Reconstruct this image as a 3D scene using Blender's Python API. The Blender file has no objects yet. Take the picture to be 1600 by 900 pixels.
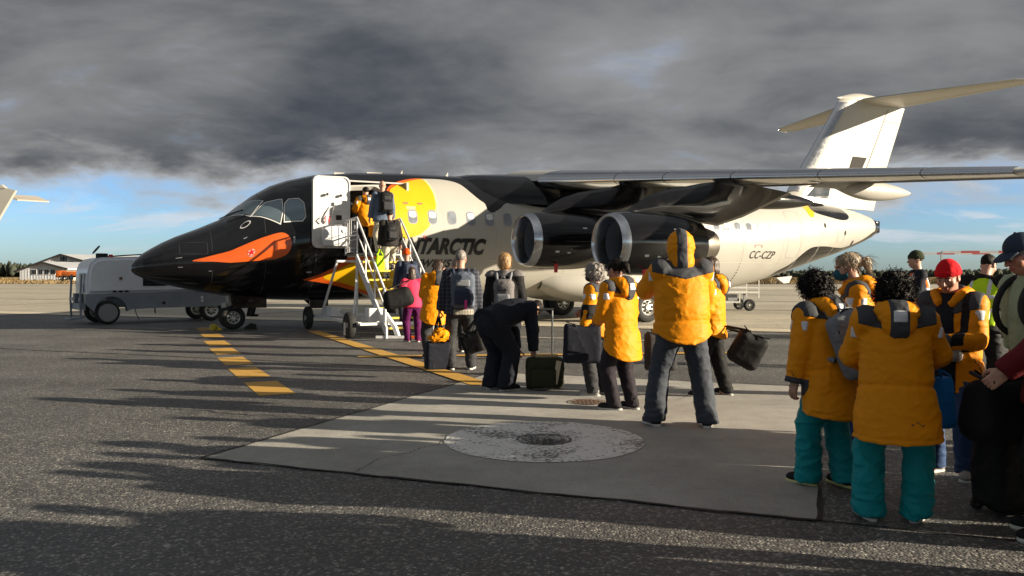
import bpy, bmesh, math, random
import numpy as np
from mathutils import Vector, Matrix

# ------------------------------------------------------------------ camera, sky, sun, exposure
S = bpy.context.scene
COL = S.collection
cam_d = bpy.data.cameras.new('camera'); cam = bpy.data.objects.new('camera', cam_d); COL.objects.link(cam)
cam_d.sensor_width = 36.0
cam_d.lens = 36.0 * 1277.0 / 1600.0
cam_d.clip_start = 0.05; cam_d.clip_end = 6000.0
cam.location = (0, 0, 1.405)
cam.rotation_euler = (math.radians(90) - math.atan(20.7 / 1277.0), 0, 0)
S.camera = cam

SUN_EL, SUN_AZ = math.radians(14.3), math.radians(103.5)      # azimuth clockwise from +Y
SUN_DIR = Vector((math.sin(SUN_AZ) * math.cos(SUN_EL), math.cos(SUN_AZ) * math.cos(SUN_EL), math.sin(SUN_EL)))
W = bpy.data.worlds.new('World'); S.world = W; W.use_nodes = True
def build_world():
    nt = W.node_tree; N = nt.nodes; L = nt.links
    N.clear()
    def nd(t, **k):
        n = N.new(t)
        for a, b in k.items(): setattr(n, a, b)
        return n
    def m(op, a, b=None, c=None, clamp=False):
        n = nd('ShaderNodeMath', operation=op); n.use_clamp = clamp
        for i, v in enumerate((a, b, c)):
            if v is None: continue
            if isinstance(v, (int, float)): n.inputs[i].default_value = v
            else: L.new(v, n.inputs[i])
        return n.outputs[0]
    def ss(x, lo, hi):
        n = nd('ShaderNodeMapRange', interpolation_type='SMOOTHSTEP')
        n.inputs['From Min'].default_value = lo; n.inputs['From Max'].default_value = hi
        L.new(x, n.inputs['Value']); return n.outputs[0]
    def noise(vec, sc, det, rough=.55, dist=0.0):
        n = nd('ShaderNodeTexNoise'); n.inputs['Scale'].default_value = sc; n.inputs['Detail'].default_value = det
        n.inputs['Roughness'].default_value = rough; n.inputs['Distortion'].default_value = dist
        L.new(vec, n.inputs['Vector']); return n.outputs['Fac']
    def mixc(f, a, b):
        n = nd('ShaderNodeMix', data_type='RGBA'); L.new(f, n.inputs[0])
        for s_, v in ((6, a), (7, b)):
            if isinstance(v, tuple): n.inputs[s_].default_value = (*v, 1)
            else: L.new(v, n.inputs[s_])
        return n.outputs[2]
    out = nd('ShaderNodeOutputWorld'); bg = nd('ShaderNodeBackground'); bg.inputs['Strength'].default_value = SKY_STRENGTH
    sky = nd('ShaderNodeTexSky', sky_type='NISHITA', sun_disc=False)
    sky.sun_elevation = SUN_EL; sky.sun_rotation = SUN_AZ; sky.air_density = 1.0; sky.dust_density = 0.6; sky.ozone_density = 1.5
    tc = nd('ShaderNodeTexCoord'); sp = nd('ShaderNodeSeparateXYZ'); L.new(tc.outputs['Generated'], sp.inputs[0])
    x, y, z = sp.outputs
    zc = m('MAXIMUM', z, 0.0); den = m('ADD', zc, 0.30)
    cb = nd('ShaderNodeCombineXYZ'); L.new(m('DIVIDE', x, den), cb.inputs[0]); L.new(m('DIVIDE', y, den), cb.inputs[1])
    def mapped(rot, sx, sy, off=(0, 0, 0)):
        mp = nd('ShaderNodeMapping'); mp.inputs['Rotation'].default_value = (0, 0, math.radians(rot))
        mp.inputs['Scale'].default_value = (sx, sy, 1); mp.inputs['Location'].default_value = off
        L.new(cb.outputs[0], mp.inputs[0]); return mp.outputs[0]
    n_big = noise(mapped(24, .75, 1.0, SKY_OFF), 1.0, 4, .5, .4)
    n_mid = noise(mapped(18, 1.9, 2.7, (7.3 + SKY_OFF[0], 2.2, 4)), 1.0, 10, .58, .3)
    n_edge = noise(mapped(0, 3.4, 3.4, (1.3, 5.2, 9)), 1.0, 7, .6, .2)
    n_wisp = noise(mapped(3, 2.4, 6.0, (11.3, 3.2, 2)), 1.2, 8, .55, .5)
    # deck edge: its height above the horizon wanders with the noise
    e2 = m('ADD', m('ADD', z, m('MULTIPLY', m('SUBTRACT', n_edge, .5), .13)), m('MULTIPLY', m('SUBTRACT', n_big, .5), .10))
    deck = ss(e2, .062, .112)
    gap = m('MULTIPLY', ss(n_mid, .57, .72), .22)
    deck = m('MULTIPLY', deck, m('SUBTRACT', 1.0, gap))
    wisp = m('MULTIPLY', m('MULTIPLY', ss(n_wisp, .47, .66), ss(z, .012, .05)), .7)
    lum = m('ADD', m('MULTIPLY', n_big, .60), m('MULTIPLY', n_mid, .42))
    k = 1.0 / SKY_STRENGTH
    cl = lambda r, g, b: (r * k, g * k, b * k)
    dark = mixc(ss(lum, .33, .62), cl(.022, .026, .033), cl(.105, .107, .108))
    dark = mixc(ss(lum, .56, .76), dark, cl(.18, .19, .21))
    # thin lower rim of the deck lets more light through
    rim = m('MULTIPLY', ss(e2, .06, .085), m('SUBTRACT', 1.0, ss(e2, .085, .135)))
    dark = mixc(m('MULTIPLY', rim, .55), dark, cl(.28, .277, .27))
    tint = nd('ShaderNodeMix', data_type='RGBA', blend_type='MULTIPLY'); tint.inputs[0].default_value = 1.0; L.new(sky.outputs[0], tint.inputs[6]); tint.inputs[7].default_value = SKY_TINT
    c1 = mixc(wisp, tint.outputs[2], cl(.26, .27, .29))
    c2 = mixc(deck, c1, dark)
    L.new(c2, bg.inputs['Color']); L.new(bg.outputs[0], out.inputs['Surface'])
SKY_STRENGTH = 0.12
SKY_OFF = (35.3, 25.7, 5)
SKY_TINT = (.27, .39, .64, 1)          # white balance of the clear strip
build_world()
sun_d = bpy.data.lights.new('sun', 'SUN'); sun_d.energy = 4.4; sun_d.angle = math.radians(0.55); sun_d.color = (1.0, .86, .66)
sun = bpy.data.objects.new('sun', sun_d); COL.objects.link(sun)
sun.rotation_euler = SUN_DIR.to_track_quat('Z', 'Y').to_euler(); sun.location = (30, -10, 20)
vs = S.view_settings; vs.view_transform = 'Standard'; vs.look = 'None'; vs.gamma = 1.0; vs.use_curve_mapping = False; vs.exposure = 1.40

# ------------------------------------------------------------------ materials
MATS = {}
def mat(name, col, rough=.6, metal=0.0, var=0.0, vscale=8.0, bump=0.0, bscale=60.0, coat=0.0, spec=.5, sheen=0.0, trans=0.0, col2=None, dirt=None, attr=None, stretch=None, bdist=.004):
    """principled material with procedural colour variation, bump and optional second colour patches"""
    if name in MATS: return MATS[name]
    mt = bpy.data.materials.new(name); mt.use_nodes = True; MATS[name] = mt
    nt = mt.node_tree; N = nt.nodes; L = nt.links; b = N['Principled BSDF']
    b.inputs['Roughness'].default_value = rough; b.inputs['Metallic'].default_value = metal
    b.inputs['Coat Weight'].default_value = coat; b.inputs['Specular IOR Level'].default_value = spec
    b.inputs['Coat Roughness'].default_value = .06
    b.inputs['Sheen Weight'].default_value = sheen; b.inputs['Transmission Weight'].default_value = trans
    b.inputs['Base Color'].default_value = (*col, 1); mt.diffuse_color = (*col, 1)
    tc = N.new('ShaderNodeTexCoord'); vec = tc.outputs['Object']
    if stretch:
        mp = N.new('ShaderNodeMapping'); mp.inputs['Scale'].default_value = stretch; L.new(vec, mp.inputs[0]); vec = mp.outputs[0]
    src = None
    if attr:
        an = N.new('ShaderNodeAttribute'); an.attribute_name = attr; src = an.outputs['Color']
    if var > 0 or col2:
        n = N.new('ShaderNodeTexNoise'); n.inputs['Scale'].default_value = vscale; n.inputs['Detail'].default_value = 6; n.inputs['Roughness'].default_value = .62
        L.new(vec, n.inputs['Vector'])
        mr = N.new('ShaderNodeMapRange'); mr.inputs['From Min'].default_value = .3; mr.inputs['From Max'].default_value = .7
        L.new(n.outputs['Fac'], mr.inputs['Value'])
        if col2:
            mx = N.new('ShaderNodeMix'); mx.data_type = 'RGBA'; mx.inputs[6].default_value = (*col, 1); mx.inputs[7].default_value = (*col2, 1)
            L.new(mr.outputs[0], mx.inputs[0]); src = mx.outputs[2]
        else:
            mr.inputs['To Min'].default_value = 1 - var; mr.inputs['To Max'].default_value = 1 + var
            vm = N.new('ShaderNodeVectorMath'); vm.operation = 'SCALE'
            if src: L.new(src, vm.inputs[0])
            else: vm.inputs[0].default_value = col
            L.new(mr.outputs[0], vm.inputs['Scale']); src = vm.outputs[0]
        rr = N.new('ShaderNodeMapRange'); rr.inputs['To Min'].default_value = max(0, rough - .12); rr.inputs['To Max'].default_value = min(1, rough + .12)
        L.new(n.outputs['Fac'], rr.inputs['Value']); L.new(rr.outputs[0], b.inputs['Roughness'])
    if src: L.new(src, b.inputs['Base Color'])
    if bump > 0:
        n2 = N.new('ShaderNodeTexNoise'); n2.inputs['Scale'].default_value = bscale; n2.inputs['Detail'].default_value = 4
        L.new(vec, n2.inputs['Vector'])
        bp = N.new('ShaderNodeBump'); bp.inputs['Strength'].default_value = bump; bp.inputs['Distance'].default_value = bdist
        L.new(n2.outputs['Fac'], bp.inputs['Height']); L.new(bp.outputs[0], b.inputs['Normal'])
    return mt

# ------------------------------------------------------------------ objects
def mesh_obj(name, V, F, m, parent=None, smooth=False):
    me = bpy.data.meshes.new(name)
    if isinstance(F, np.ndarray):
        n = len(F); k = F.shape[1]
        me.vertices.add(len(V)); me.vertices.foreach_set('co', np.asarray(V, np.float32).ravel())
        me.loops.add(n * k); me.loops.foreach_set('vertex_index', F.astype(np.int32).ravel())
        me.polygons.add(n); me.polygons.foreach_set('loop_start', np.arange(0, n * k, k, dtype=np.int32))
        me.update(calc_edges=True)
    else:
        me.from_pydata([tuple(v) for v in V], [], F); me.update()
    if smooth: me.polygons.foreach_set('use_smooth', [True] * len(me.polygons))
    me.materials.append(m)
    o = bpy.data.objects.new(name, me); COL.objects.link(o)
    if parent is not None: o.parent = parent
    return o
def empty(name, loc=(0, 0, 0), rz=0.0):
    o = bpy.data.objects.new(name, None); COL.objects.link(o); o.location = loc; o.rotation_euler = (0, 0, rz); o.empty_display_size = .2
    return o
def tag(o, label=None, cat=None, group=None, kind=None):
    if label: o['label'] = label
    if cat: o['category'] = cat
    if group: o['group'] = group
    if kind: o['kind'] = kind
    return o
def copy_tree(o, parent=None):
    c = o.copy(); COL.objects.link(c); c.parent = parent
    for ch in list(o.children): copy_tree(ch, c)
    return c

class MB:
    """collects simple solids into one mesh"""
    def __init__(s): s.V = []; s.F = []
    def add(s, V, F):
        n = len(s.V); s.V += [tuple(v) for v in V]; s.F += [tuple(i + n for i in f) for f in F]; return s
    def box(s, c, h, M=None, bev=0.0):
        """box by centre and half sizes, optional bevel, optional matrix"""
        bm = bmesh.new(); bmesh.ops.create_cube(bm, size=2)
        for v in bm.verts: v.co = Vector((v.co.x * h[0], v.co.y * h[1], v.co.z * h[2]))
        if bev > 0: bmesh.ops.bevel(bm, geom=list(bm.edges), offset=bev, segments=2, affect='EDGES', profile=.5)
        for v in bm.verts:
            v.co = (M @ v.co if M is not None else v.co) + Vector(c)
        bm.verts.index_update()
        s.add([v.co.copy() for v in bm.verts], [[v.index for v in f.verts] for f in bm.faces]); bm.free(); return s
    def tube(s, pts, r, n=8, closed=False, caps=True):
        pts = [Vector(p) for p in pts]; m = len(pts)
        R = r if isinstance(r, (list, tuple)) else [r] * m
        V = []; up = None
        for i in range(m):
            if closed: t = pts[(i + 1) % m] - pts[i - 1]
            else: t = pts[min(i + 1, m - 1)] - pts[max(i - 1, 0)]
            t.normalize()
            if up is None:
                up = Vector((0, 0, 1)) if abs(t.z) < .9 else Vector((1, 0, 0))
            a = t.cross(up)
            if a.length < 1e-4: a = t.cross(Vector((1, 0, 0)))
            a.normalize(); b = a.cross(t); up = b
            for k in range(n):
                q = 2 * math.pi * k / n + math.pi / n
                V.append(pts[i] + (a * math.cos(q) + b * math.sin(q)) * R[i])
        F = []
        for i in range(m if closed else m - 1):
            j = (i + 1) % m
            for k in range(n):
                l = (k + 1) % n
                F.append((i * n + k, i * n + l, j * n + l, j * n + k))
        if not closed and caps:
            F.append(tuple(range(n - 1, -1, -1))); F.append(tuple((m - 1) * n + k for k in range(n)))
        return s.add(V, F)
    def lathe(s, prof, M, n=32, closed=False):
        """profile of (axial, radius) turned about local z of M"""
        V = []; m = len(prof)
        for a, r in prof:
            for k in range(n):
                q = 2 * math.pi * k / n
                V.append(M @ Vector((r * math.cos(q), r * math.sin(q), a)))
        F = []
        for i in range(m if closed else m - 1):
            j = (i + 1) % m
            for k in range(n):
                l = (k + 1) % n
                F.append((i * n + k, i * n + l, j * n + l, j * n + k))
        return s.add(V, F)
    def prism(s, poly, d0, d1, M=None):
        """2D polygon (x,z) extruded along y from d0 to d1"""
        n = len(poly); V = [(p[0], d0, p[1]) for p in poly] + [(p[0], d1, p[1]) for p in poly]
        if M is not None: V = [M @ Vector(v) for v in V]
        F = [tuple(range(n)), tuple(range(2 * n - 1, n - 1, -1))]
        for i in range(n):
            j = (i + 1) % n; F.append((i, i + n, j + n, j))
        return s.add(V, F)
    def build(s, name, m, parent=None, smooth=False):
        o = mesh_obj(name, s.V, s.F, m, parent)
        bm = bmesh.new(); bm.from_mesh(o.data); bmesh.ops.recalc_face_normals(bm, faces=bm.faces); bm.to_mesh(o.data); bm.free()
        if smooth:
            o.data.polygons.foreach_set('use_smooth', [True] * len(o.data.polygons))
            o.data.set_sharp_from_angle(angle=math.radians(smooth if smooth is not True else 40))
        return o
def rotx(a): return Matrix.Rotation(a, 3, 'X')
def roty(a): return Matrix.Rotation(a, 3, 'Y')
def rotz(a): return Matrix.Rotation(a, 3, 'Z')
def rrect(w, h, r, n=5):
    """rounded rectangle outline, half sizes w,h"""
    o = []
    for cx, cy, a0 in ((w - r, h - r, 0), (-w + r, h - r, 90), (-w + r, -h + r, 180), (w - r, -h + r, 270)):
        for k in range(n + 1):
            a = math.radians(a0 + 90 * k / n); o.append((cx + r * math.cos(a), cy + r * math.sin(a)))
    return o
def smooth_poly(pts, per=6, closed=True):
    """Catmull-Rom through the points"""
    n = len(pts); o = []
    rng = range(n) if closed else range(n - 1)
    for i in rng:
        g = (lambda k: pts[k % n]) if closed else (lambda k: pts[max(0, min(n - 1, k))])
        p0, p1, p2, p3 = g(i - 1), g(i), g(i + 1), g(i + 2)
        for k in range(per):
            t = k / per
            o.append(tuple(.5 * ((2 * b) + (-a + c) * t + (2 * a - 5 * b + 4 * c - d) * t * t + (-a + 3 * b - 3 * c + d) * t ** 3) for a, b, c, d in zip(p0, p1, p2, p3)))
    if not closed: o.append(tuple(pts[-1]))
    return o
# ------------------------------------------------------------------ ground
def ground_mat(name, base, light, dark, fine=220.0, rough=.8, bump=.6, speck=.35, bdist=.004, big=.25, spec=.5, streak=0.0):
    """aggregate surface: binder, light stones, dark pits, broad stains; relief by bump"""
    mt = bpy.data.materials.new(name); mt.use_nodes = True
    nt = mt.node_tree; N = nt.nodes; L = nt.links; b = N['Principled BSDF']
    tc = N.new('ShaderNodeTexCoord'); vec = tc.outputs['Object']
    def noise(sc, det, rg=.6, st=None):
        n = N.new('ShaderNodeTexNoise'); n.inputs['Scale'].default_value = sc; n.inputs['Detail'].default_value = det; n.inputs['Roughness'].default_value = rg
        v = vec
        if st:
            mp = N.new('ShaderNodeMapping'); mp.inputs['Rotation'].default_value = (0, 0, math.radians(20.8)); mp.inputs['Scale'].default_value = st; L.new(vec, mp.inputs[0]); v = mp.outputs[0]
        L.new(v, n.inputs['Vector']); return n.outputs['Fac']
    def mr(x, a, b_, c=0.0, d=1.0):
        n = N.new('ShaderNodeMapRange'); n.inputs['From Min'].default_value = a; n.inputs['From Max'].default_value = b_
        n.inputs['To Min'].default_value = c; n.inputs['To Max'].default_value = d; L.new(x, n.inputs['Value']); return n.outputs[0]
    def mix(f, a, b_):
        n = N.new('ShaderNodeMix'); n.data_type = 'RGBA'; L.new(f, n.inputs[0])
        for i, v in ((6, a), (7, b_)):
            if isinstance(v, tuple): n.inputs[i].default_value = (*v, 1)
            else: L.new(v, n.inputs[i])
        return n.outputs[2]
    vo = N.new('ShaderNodeTexVoronoi'); vo.inputs['Scale'].default_value = fine; vo.feature = 'F1'; L.new(vec, vo.inputs['Vector'])
    hue = N.new('ShaderNodeSeparateColor'); L.new(vo.outputs['Color'], hue.inputs[0])
    stone = mr(hue.outputs[0], 1 - speck, 1.0)
    pit = mr(vo.outputs['Distance'], .35, .75)
    n1 = noise(fine * .35, 4); nb = noise(.55, 6, .6); nm = noise(5.0, 5, .65)
    c = mix(stone, base, light)
    c = mix(mr(n1, .35, .7, 0, .75), c, dark)
    c = mix(mr(pit, 0, 1, 0, .55), c, dark)
    ns = noise(.5, 5, .6, (.06, 2.2, 1)) if streak else nb
    vm = N.new('ShaderNodeVectorMath'); vm.operation = 'SCALE'; L.new(c, vm.inputs[0])
    mu = N.new('ShaderNodeMath'); mu.operation = 'MULTIPLY'; L.new(mr(nb, .3, .7, 1 - big, 1 + big), mu.inputs[0]); L.new(mr(nm, .3, .7, 1 - big * .5, 1 + big * .5), mu.inputs[1])
    mu2 = N.new('ShaderNodeMath'); mu2.operation = 'MULTIPLY'; L.new(mu.outputs[0], mu2.inputs[0]); L.new(mr(ns, .3, .7, 1 - streak, 1 + streak), mu2.inputs[1])
    L.new(mu2.outputs[0], vm.inputs['Scale']); L.new(vm.outputs[0], b.inputs['Base Color'])
    L.new(mr(nm, .3, .7, rough - .1, rough + .1), b.inputs['Roughness']); b.inputs['Specular IOR Level'].default_value = spec
    h = N.new('ShaderNodeMath'); h.operation = 'MULTIPLY_ADD'; L.new(vo.outputs['Distance'], h.inputs[0]); h.inputs[1].default_value = -.8; L.new(n1, h.inputs[2])
    bp = N.new('ShaderNodeBump'); bp.inputs['Strength'].default_value = bump; bp.inputs['Distance'].default_value = bdist
    L.new(h.outputs[0], bp.inputs['Height']); L.new(bp.outputs[0], b.inputs['Normal'])
    MATS[name] = mt
    return mt
M_ASPH = ground_mat('asphalt', (.112, .110, .106), (.46, .44, .39), (.045, .045, .047), fine=62, rough=.66, bump=1.0, speck=.32, bdist=.006, big=.32, streak=.16)
M_CONC = ground_mat('concrete', (.41, .398, .36), (.52, .50, .44), (.28, .272, .25), fine=220, rough=.85, bump=.8, speck=.25, bdist=.004, big=.24)
M_FAR = ground_mat('far_concrete', (.44, .40, .31), (.54, .48, .37), (.30, .275, .22), fine=12, rough=.9, bump=.2, speck=.3, big=.16, streak=.22)
M_GRASS = ground_mat('dry_grass_ground', (.20, .145, .075), (.30, .22, .11), (.09, .075, .04), fine=3, rough=.95, bump=.8, speck=.4, bdist=.05, big=.35, spec=.1)
M_SEAM = mat('tar_seam', (.014, .014, .014), .7, var=.3, vscale=6, bump=.4, bscale=90)
def paint_mat(name, col, under, scale, lo, hi, rough=.7):
    """road paint worn through to what lies beneath"""
    mt = bpy.data.materials.new(name); mt.use_nodes = True; MATS[name] = mt
    nt = mt.node_tree; N = nt.nodes; L = nt.links; b = N['Principled BSDF']; b.inputs['Roughness'].default_value = rough
    tc = N.new('ShaderNodeTexCoord')
    n = N.new('ShaderNodeTexNoise'); n.inputs['Scale'].default_value = scale; n.inputs['Detail'].default_value = 8; n.inputs['Roughness'].default_value = .72
    n3 = N.new('ShaderNodeTexNoise'); n3.inputs['Scale'].default_value = 2.2; n3.inputs['Detail'].default_value = 3
    for q in (n, n3): L.new(tc.outputs['Object'], q.inputs['Vector'])
    ad = N.new('ShaderNodeMath'); ad.operation = 'MULTIPLY_ADD'; L.new(n3.outputs['Fac'], ad.inputs[0]); ad.inputs[1].default_value = .45; L.new(n.outputs['Fac'], ad.inputs[2])
    mr = N.new('ShaderNodeMapRange'); mr.inputs['From Min'].default_value = lo; mr.inputs['From Max'].default_value = hi; L.new(ad.outputs[0], mr.inputs['Value'])
    mx = N.new('ShaderNodeMix'); mx.data_type = 'RGBA'; mx.inputs[6].default_value = (*col, 1); mx.inputs[7].default_value = (*under, 1); L.new(mr.outputs[0], mx.inputs[0])
    L.new(mx.outputs[2], b.inputs['Base Color'])
    bp = N.new('ShaderNodeBump'); bp.inputs['Strength'].default_value = .5; bp.inputs['Distance'].default_value = .003; L.new(n.outputs['Fac'], bp.inputs['Height']); L.new(bp.outputs[0], b.inputs['Normal'])
    return mt
M_YEL = paint_mat('yellow_paint', (.58, .33, .06), (.10, .08, .05), 40, .78, .95)
M_WHT = paint_mat('white_paint_worn', (.74, .73, .70), (.12, .115, .11), 30, .735, .83)

def sheet(name, pts, z, m, parent=None, grid=0):
    o = mesh_obj(name, [(p[0], p[1], z) for p in pts], [tuple(range(len(pts)))], m, parent)
    return o
U = Vector((.934, -.357)); Vv = Vector((.357, .934))     # paving directions of the apron
tag(sheet('ground', [(-2500, -300), (2500, -300), (2500, 4000), (-2500, 4000)], -.05, M_GRASS), kind='structure')
asph = tag(sheet('apron_asphalt', [(-200, -60), (200, -60), (200, 118), (-200, 135)], 0.0, M_ASPH), kind='structure')
def line_pt(a, t): return (a[0] + U.x * t, a[1] + U.y * t)
c0 = (-18.5, 29.5)
tag(sheet('apron_concrete', [line_pt(c0, -90), line_pt(c0, 75), (190, 20), (190, 112), (-190, 128)], .004, M_FAR), kind='structure')
def strip(name, a, b, w, z, m, parent=None):
    a = Vector(a); b = Vector(b); d = (b - a).normalized(); n = Vector((-d.y, d.x)) * w / 2
    return sheet(name, [a - n, b - n, b + n, a + n], z, m, parent)
# paler and darker bands of the far apron; the broad far one is painted sunlight
M_PALE = mat('pale_concrete', (.56, .50, .38), .9, var=.18, vscale=1.2)
M_DUSK = mat('dark_joint', (.10, .09, .07), .9, var=.3, vscale=.8)
for k, (t, w, mm) in enumerate(((0.6, 1.3, M_PALE), (70, 9, M_PALE), (13, .30, M_DUSK), (24, .35, M_DUSK), (38, .5, M_DUSK), (55, .7, M_DUSK))):
    a = (c0[0] + Vv.x * t, c0[1] + Vv.y * t)
    tag(strip('apron_pale_band' if mm is M_PALE else 'apron_joint', line_pt(a, -70), line_pt(a, 110), w, .008, mm), kind='structure')
for t in (-14, -7.5, 1.5, 9, 30, 37.5, 45):
    a = line_pt(c0, t); b = (a[0] + Vv.x * 60, a[1] + Vv.y * 60)
    tag(strip('apron_joint', a, b, .12, .007, M_DUSK), kind='structure')
# concrete patch with its tarred joint
A0 = Vector((-2.37, 6.21)); SW, SD = 4.40, 5.90
cs = [A0, A0 + U * SW, A0 + U * SW + Vv * SD, A0 + Vv * SD]
slab = tag(sheet('concrete_slab', cs, .006, M_CONC), kind='structure')
rnd = random.Random(5)
def crack(name, a, b, w, z, m, parent=None, wob=.012, n=40):
    """seam with a wandering edge"""
    a = Vector(a); b = Vector(b); d = (b - a); L_ = d.length; d.normalize(); nn = Vector((-d.y, d.x)); V = []; F = []
    off = 0
    for i in range(n + 1):
        off = off * .8 + rnd.uniform(-wob, wob); q = a + d * L_ * i / n + nn * off; ww = w / 2 * rnd.uniform(.55, 1.35)
        V += [(*(q - nn * ww), z), (*(q + nn * ww), z)]
        if i: F.append((2 * i - 2, 2 * i, 2 * i + 1, 2 * i - 1))
    return mesh_obj(name, V, F, m, parent)
for i in range(4): crack('joint_seam', cs[i] - (U * 0), cs[(i + 1) % 4], .028, .010, M_SEAM, slab)
crack('joint_seam', cs[1], cs[1] + U * 9, .02, .005, M_SEAM, asph)
lane0 = Vector((-9.7, 15.5))
crack('joint_seam', lane0 - U * 14, lane0 + U * 9.5, .05, .005, M_SEAM, asph, n=140)
crack('joint_seam', lane0 - U * 14 + Vv * 5.1, lane0 + U * 9.5 + Vv * 5.1, .04, .005, M_SEAM, asph, n=140)
crack('joint_seam', Vector((-4.6, 8.9)), Vector((-1.4, 7.75)), .018, .005, M_SEAM, asph, wob=.05, n=60)
crack('joint_seam', lane0 - U * 14 - Vv * 4.6, lane0 + U * 6.0 - Vv * 5.9, .02, .005, M_SEAM, asph, wob=.03, n=140)
# asphalt edge along the far concrete
crack('joint_seam', line_pt(c0, -60), line_pt(c0, 60), .10, .011, M_SEAM, asph, n=160)
M_RUB = paint_mat('tyre_rub', (.085, .084, .083), (.11, .108, .104), 14, .5, .8, .75)
for (a, b, w) in (((-7.5, 21), (4.2, 16.4), .34), ((-7.0, 22.2), (4.6, 17.7), .30)):
    crack('tyre_mark', Vector(a), Vector(b), w, .0025, M_RUB, asph, wob=.03, n=60)
for (a, b) in ((cs[0] + U * 1.3, cs[0] + U * 1.55 + Vv * 2.1), (cs[0] + U * 3.1 + Vv * 5.9, cs[0] + U * 2.9 + Vv * 4.2)):
    crack('hairline_crack', a, b, .006, .0085, M_SEAM, slab, wob=.03, n=60)
# painted markings
for (px, py) in ((-3.02, 10.12), (-3.80, 11.74), (-4.52, 13.3), (-5.28, 15.0), (-6.05, 16.75), (-6.95, 18.9), (-7.9, 21.1)):
    d = Vector((-.435, .90)).normalized(); a = Vector((px, py)) - d * .64; b = Vector((px, py)) + d * .64
    tag(strip('yellow_dash', a, b, .42, .004, M_YEL, asph))
d = Vector((.4215, -.9068))
strip('yellow_line', (-4.95, 20.3), (-.37, 10.35), .30, .012, M_YEL, asph)
strip('yellow_line', (-2.62, 13.9), (4.0, 14.6), .26, .0165, M_YEL, asph)
strip('yellow_line', (3.0, 17.2), (-4.6, 20.0), .12, .0165, M_PALE, asph)
# worn white disc and the covers
def disc(name, c, r, z, m, parent, n=64, r0=0.0, jag=0.0):
    V = []; F = []
    for k in range(n):
        q = 2 * math.pi * k / n; rr = r * (1 + rnd.uniform(-jag, jag)); V.append((c[0] + rr * math.cos(q), c[1] + rr * math.sin(q), z))
        V.append((c[0] + r0 * math.cos(q), c[1] + r0 * math.sin(q), z))
    for k in range(n):
        l = (k + 1) % n; F.append((2 * k, 2 * l, 2 * l + 1, 2 * k + 1))
    return mesh_obj(name, V, F, m, parent)
disc('painted_disc', (.27, 6.90), .84, .0105, M_WHT, slab, 96, .0, .008)
M_IRON = mat('cast_iron', (.10, .095, .09), .6, .4, var=.35, vscale=14, bump=.6, bscale=60)
M_RUST = mat('rusty_iron', (.16, .10, .07), .8, .1, var=.3, vscale=14, bump=.6, bscale=60)
def cover(c, r, m, lab):
    t = empty('manhole_cover', (c[0], c[1], .006)); tag(t, lab, 'manhole cover')
    disc('lid', (0, 0), r * .84, .006, m, t, 40); disc('rim', (0, 0), r, .010, m, t, 40, r * .88)
    mb = MB()
    for i in range(-3, 4):
        for j in range(-3, 4):
            if math.hypot(i, j) < 3.2: mb.box((i * r * .22, j * r * .22, .008), (r * .06, r * .06, .004))
    tag(mb.build('tread_studs', m, t), kind='stuff')
cover((.27, 6.90), .24, paint_mat('paint_on_iron', (.55, .54, .52), (.05, .05, .05), 40, .62, .74), 'dark round iron cover at the centre of the worn white disc')
cover((.83, 8.95), .20, M_RUST, 'small rusty round cover in the slab beside the grey trainers')

# ------------------------------------------------------------------ far background
def hills():
    V = []; F = []; n = 160
    for i in range(n + 1):
        x = -1900 + 3800 * i / n
        for j, (y, hh) in enumerate(((950, 0), (1100, .45), (1400, 1.0), (1500, .9))):
            h = hh * (7 + 3 * math.sin(x * .004 + 1.0) + 1.5 * math.sin(x * .013) + (9 if x < -700 else 0) * min(1, max(0, (-x - 700) / 200)))
            V.append((x, y, h - .2))
        if i:
            for j in range(3): F.append(((i - 1) * 4 + j, i * 4 + j, i * 4 + j + 1, (i - 1) * 4 + j + 1))
    o = mesh_obj('hills', V, F, mat('far_scrub', (.055, .06, .045), .95, var=.35, vscale=.02), smooth=True)
    tag(o, kind='structure')
hills()
def forest():
    """the distant wood: thousands of small crowns standing in one mass"""
    r = random.Random(3); V = []; F = []
    bm = bmesh.new(); bmesh.ops.create_icosphere(bm, subdivisions=1, radius=1); bm.verts.index_update()
    bv = [v.co.copy() for v in bm.verts]; bf = [[v.index for v in f.verts] for f in bm.faces]; bm.free()
    for k in range(7000):
        y = r.uniform(520, 760); x = r.uniform(-1.0, 1.0) * y * .78
        sl = x / y
        hgt = 4.4 + 1.2 * math.sin(sl * 9 + 1) + r.uniform(-1.2, 1.2)
        if sl < -.48: hgt += 2.6 * min(1, (-sl - .48) / .1)
        w = r.uniform(1.2, 2.8); n = len(V)
        for v in bv:
            j = r.uniform(.75, 1.25); V.append((x + v.x * w * j, y + v.y * w * j, hgt * .5 + v.z * hgt * .55 * j))
        F += [tuple(i + n for i in f) for f in bf]
    o = mesh_obj('forest', V, np.array(F), mat('forest_foliage', (.045, .055, .035), .95, var=.5, vscale=.15))
    tag(o, 'dark low wood along the horizon beyond the airfield', 'forest', kind='stuff')
forest()
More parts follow.
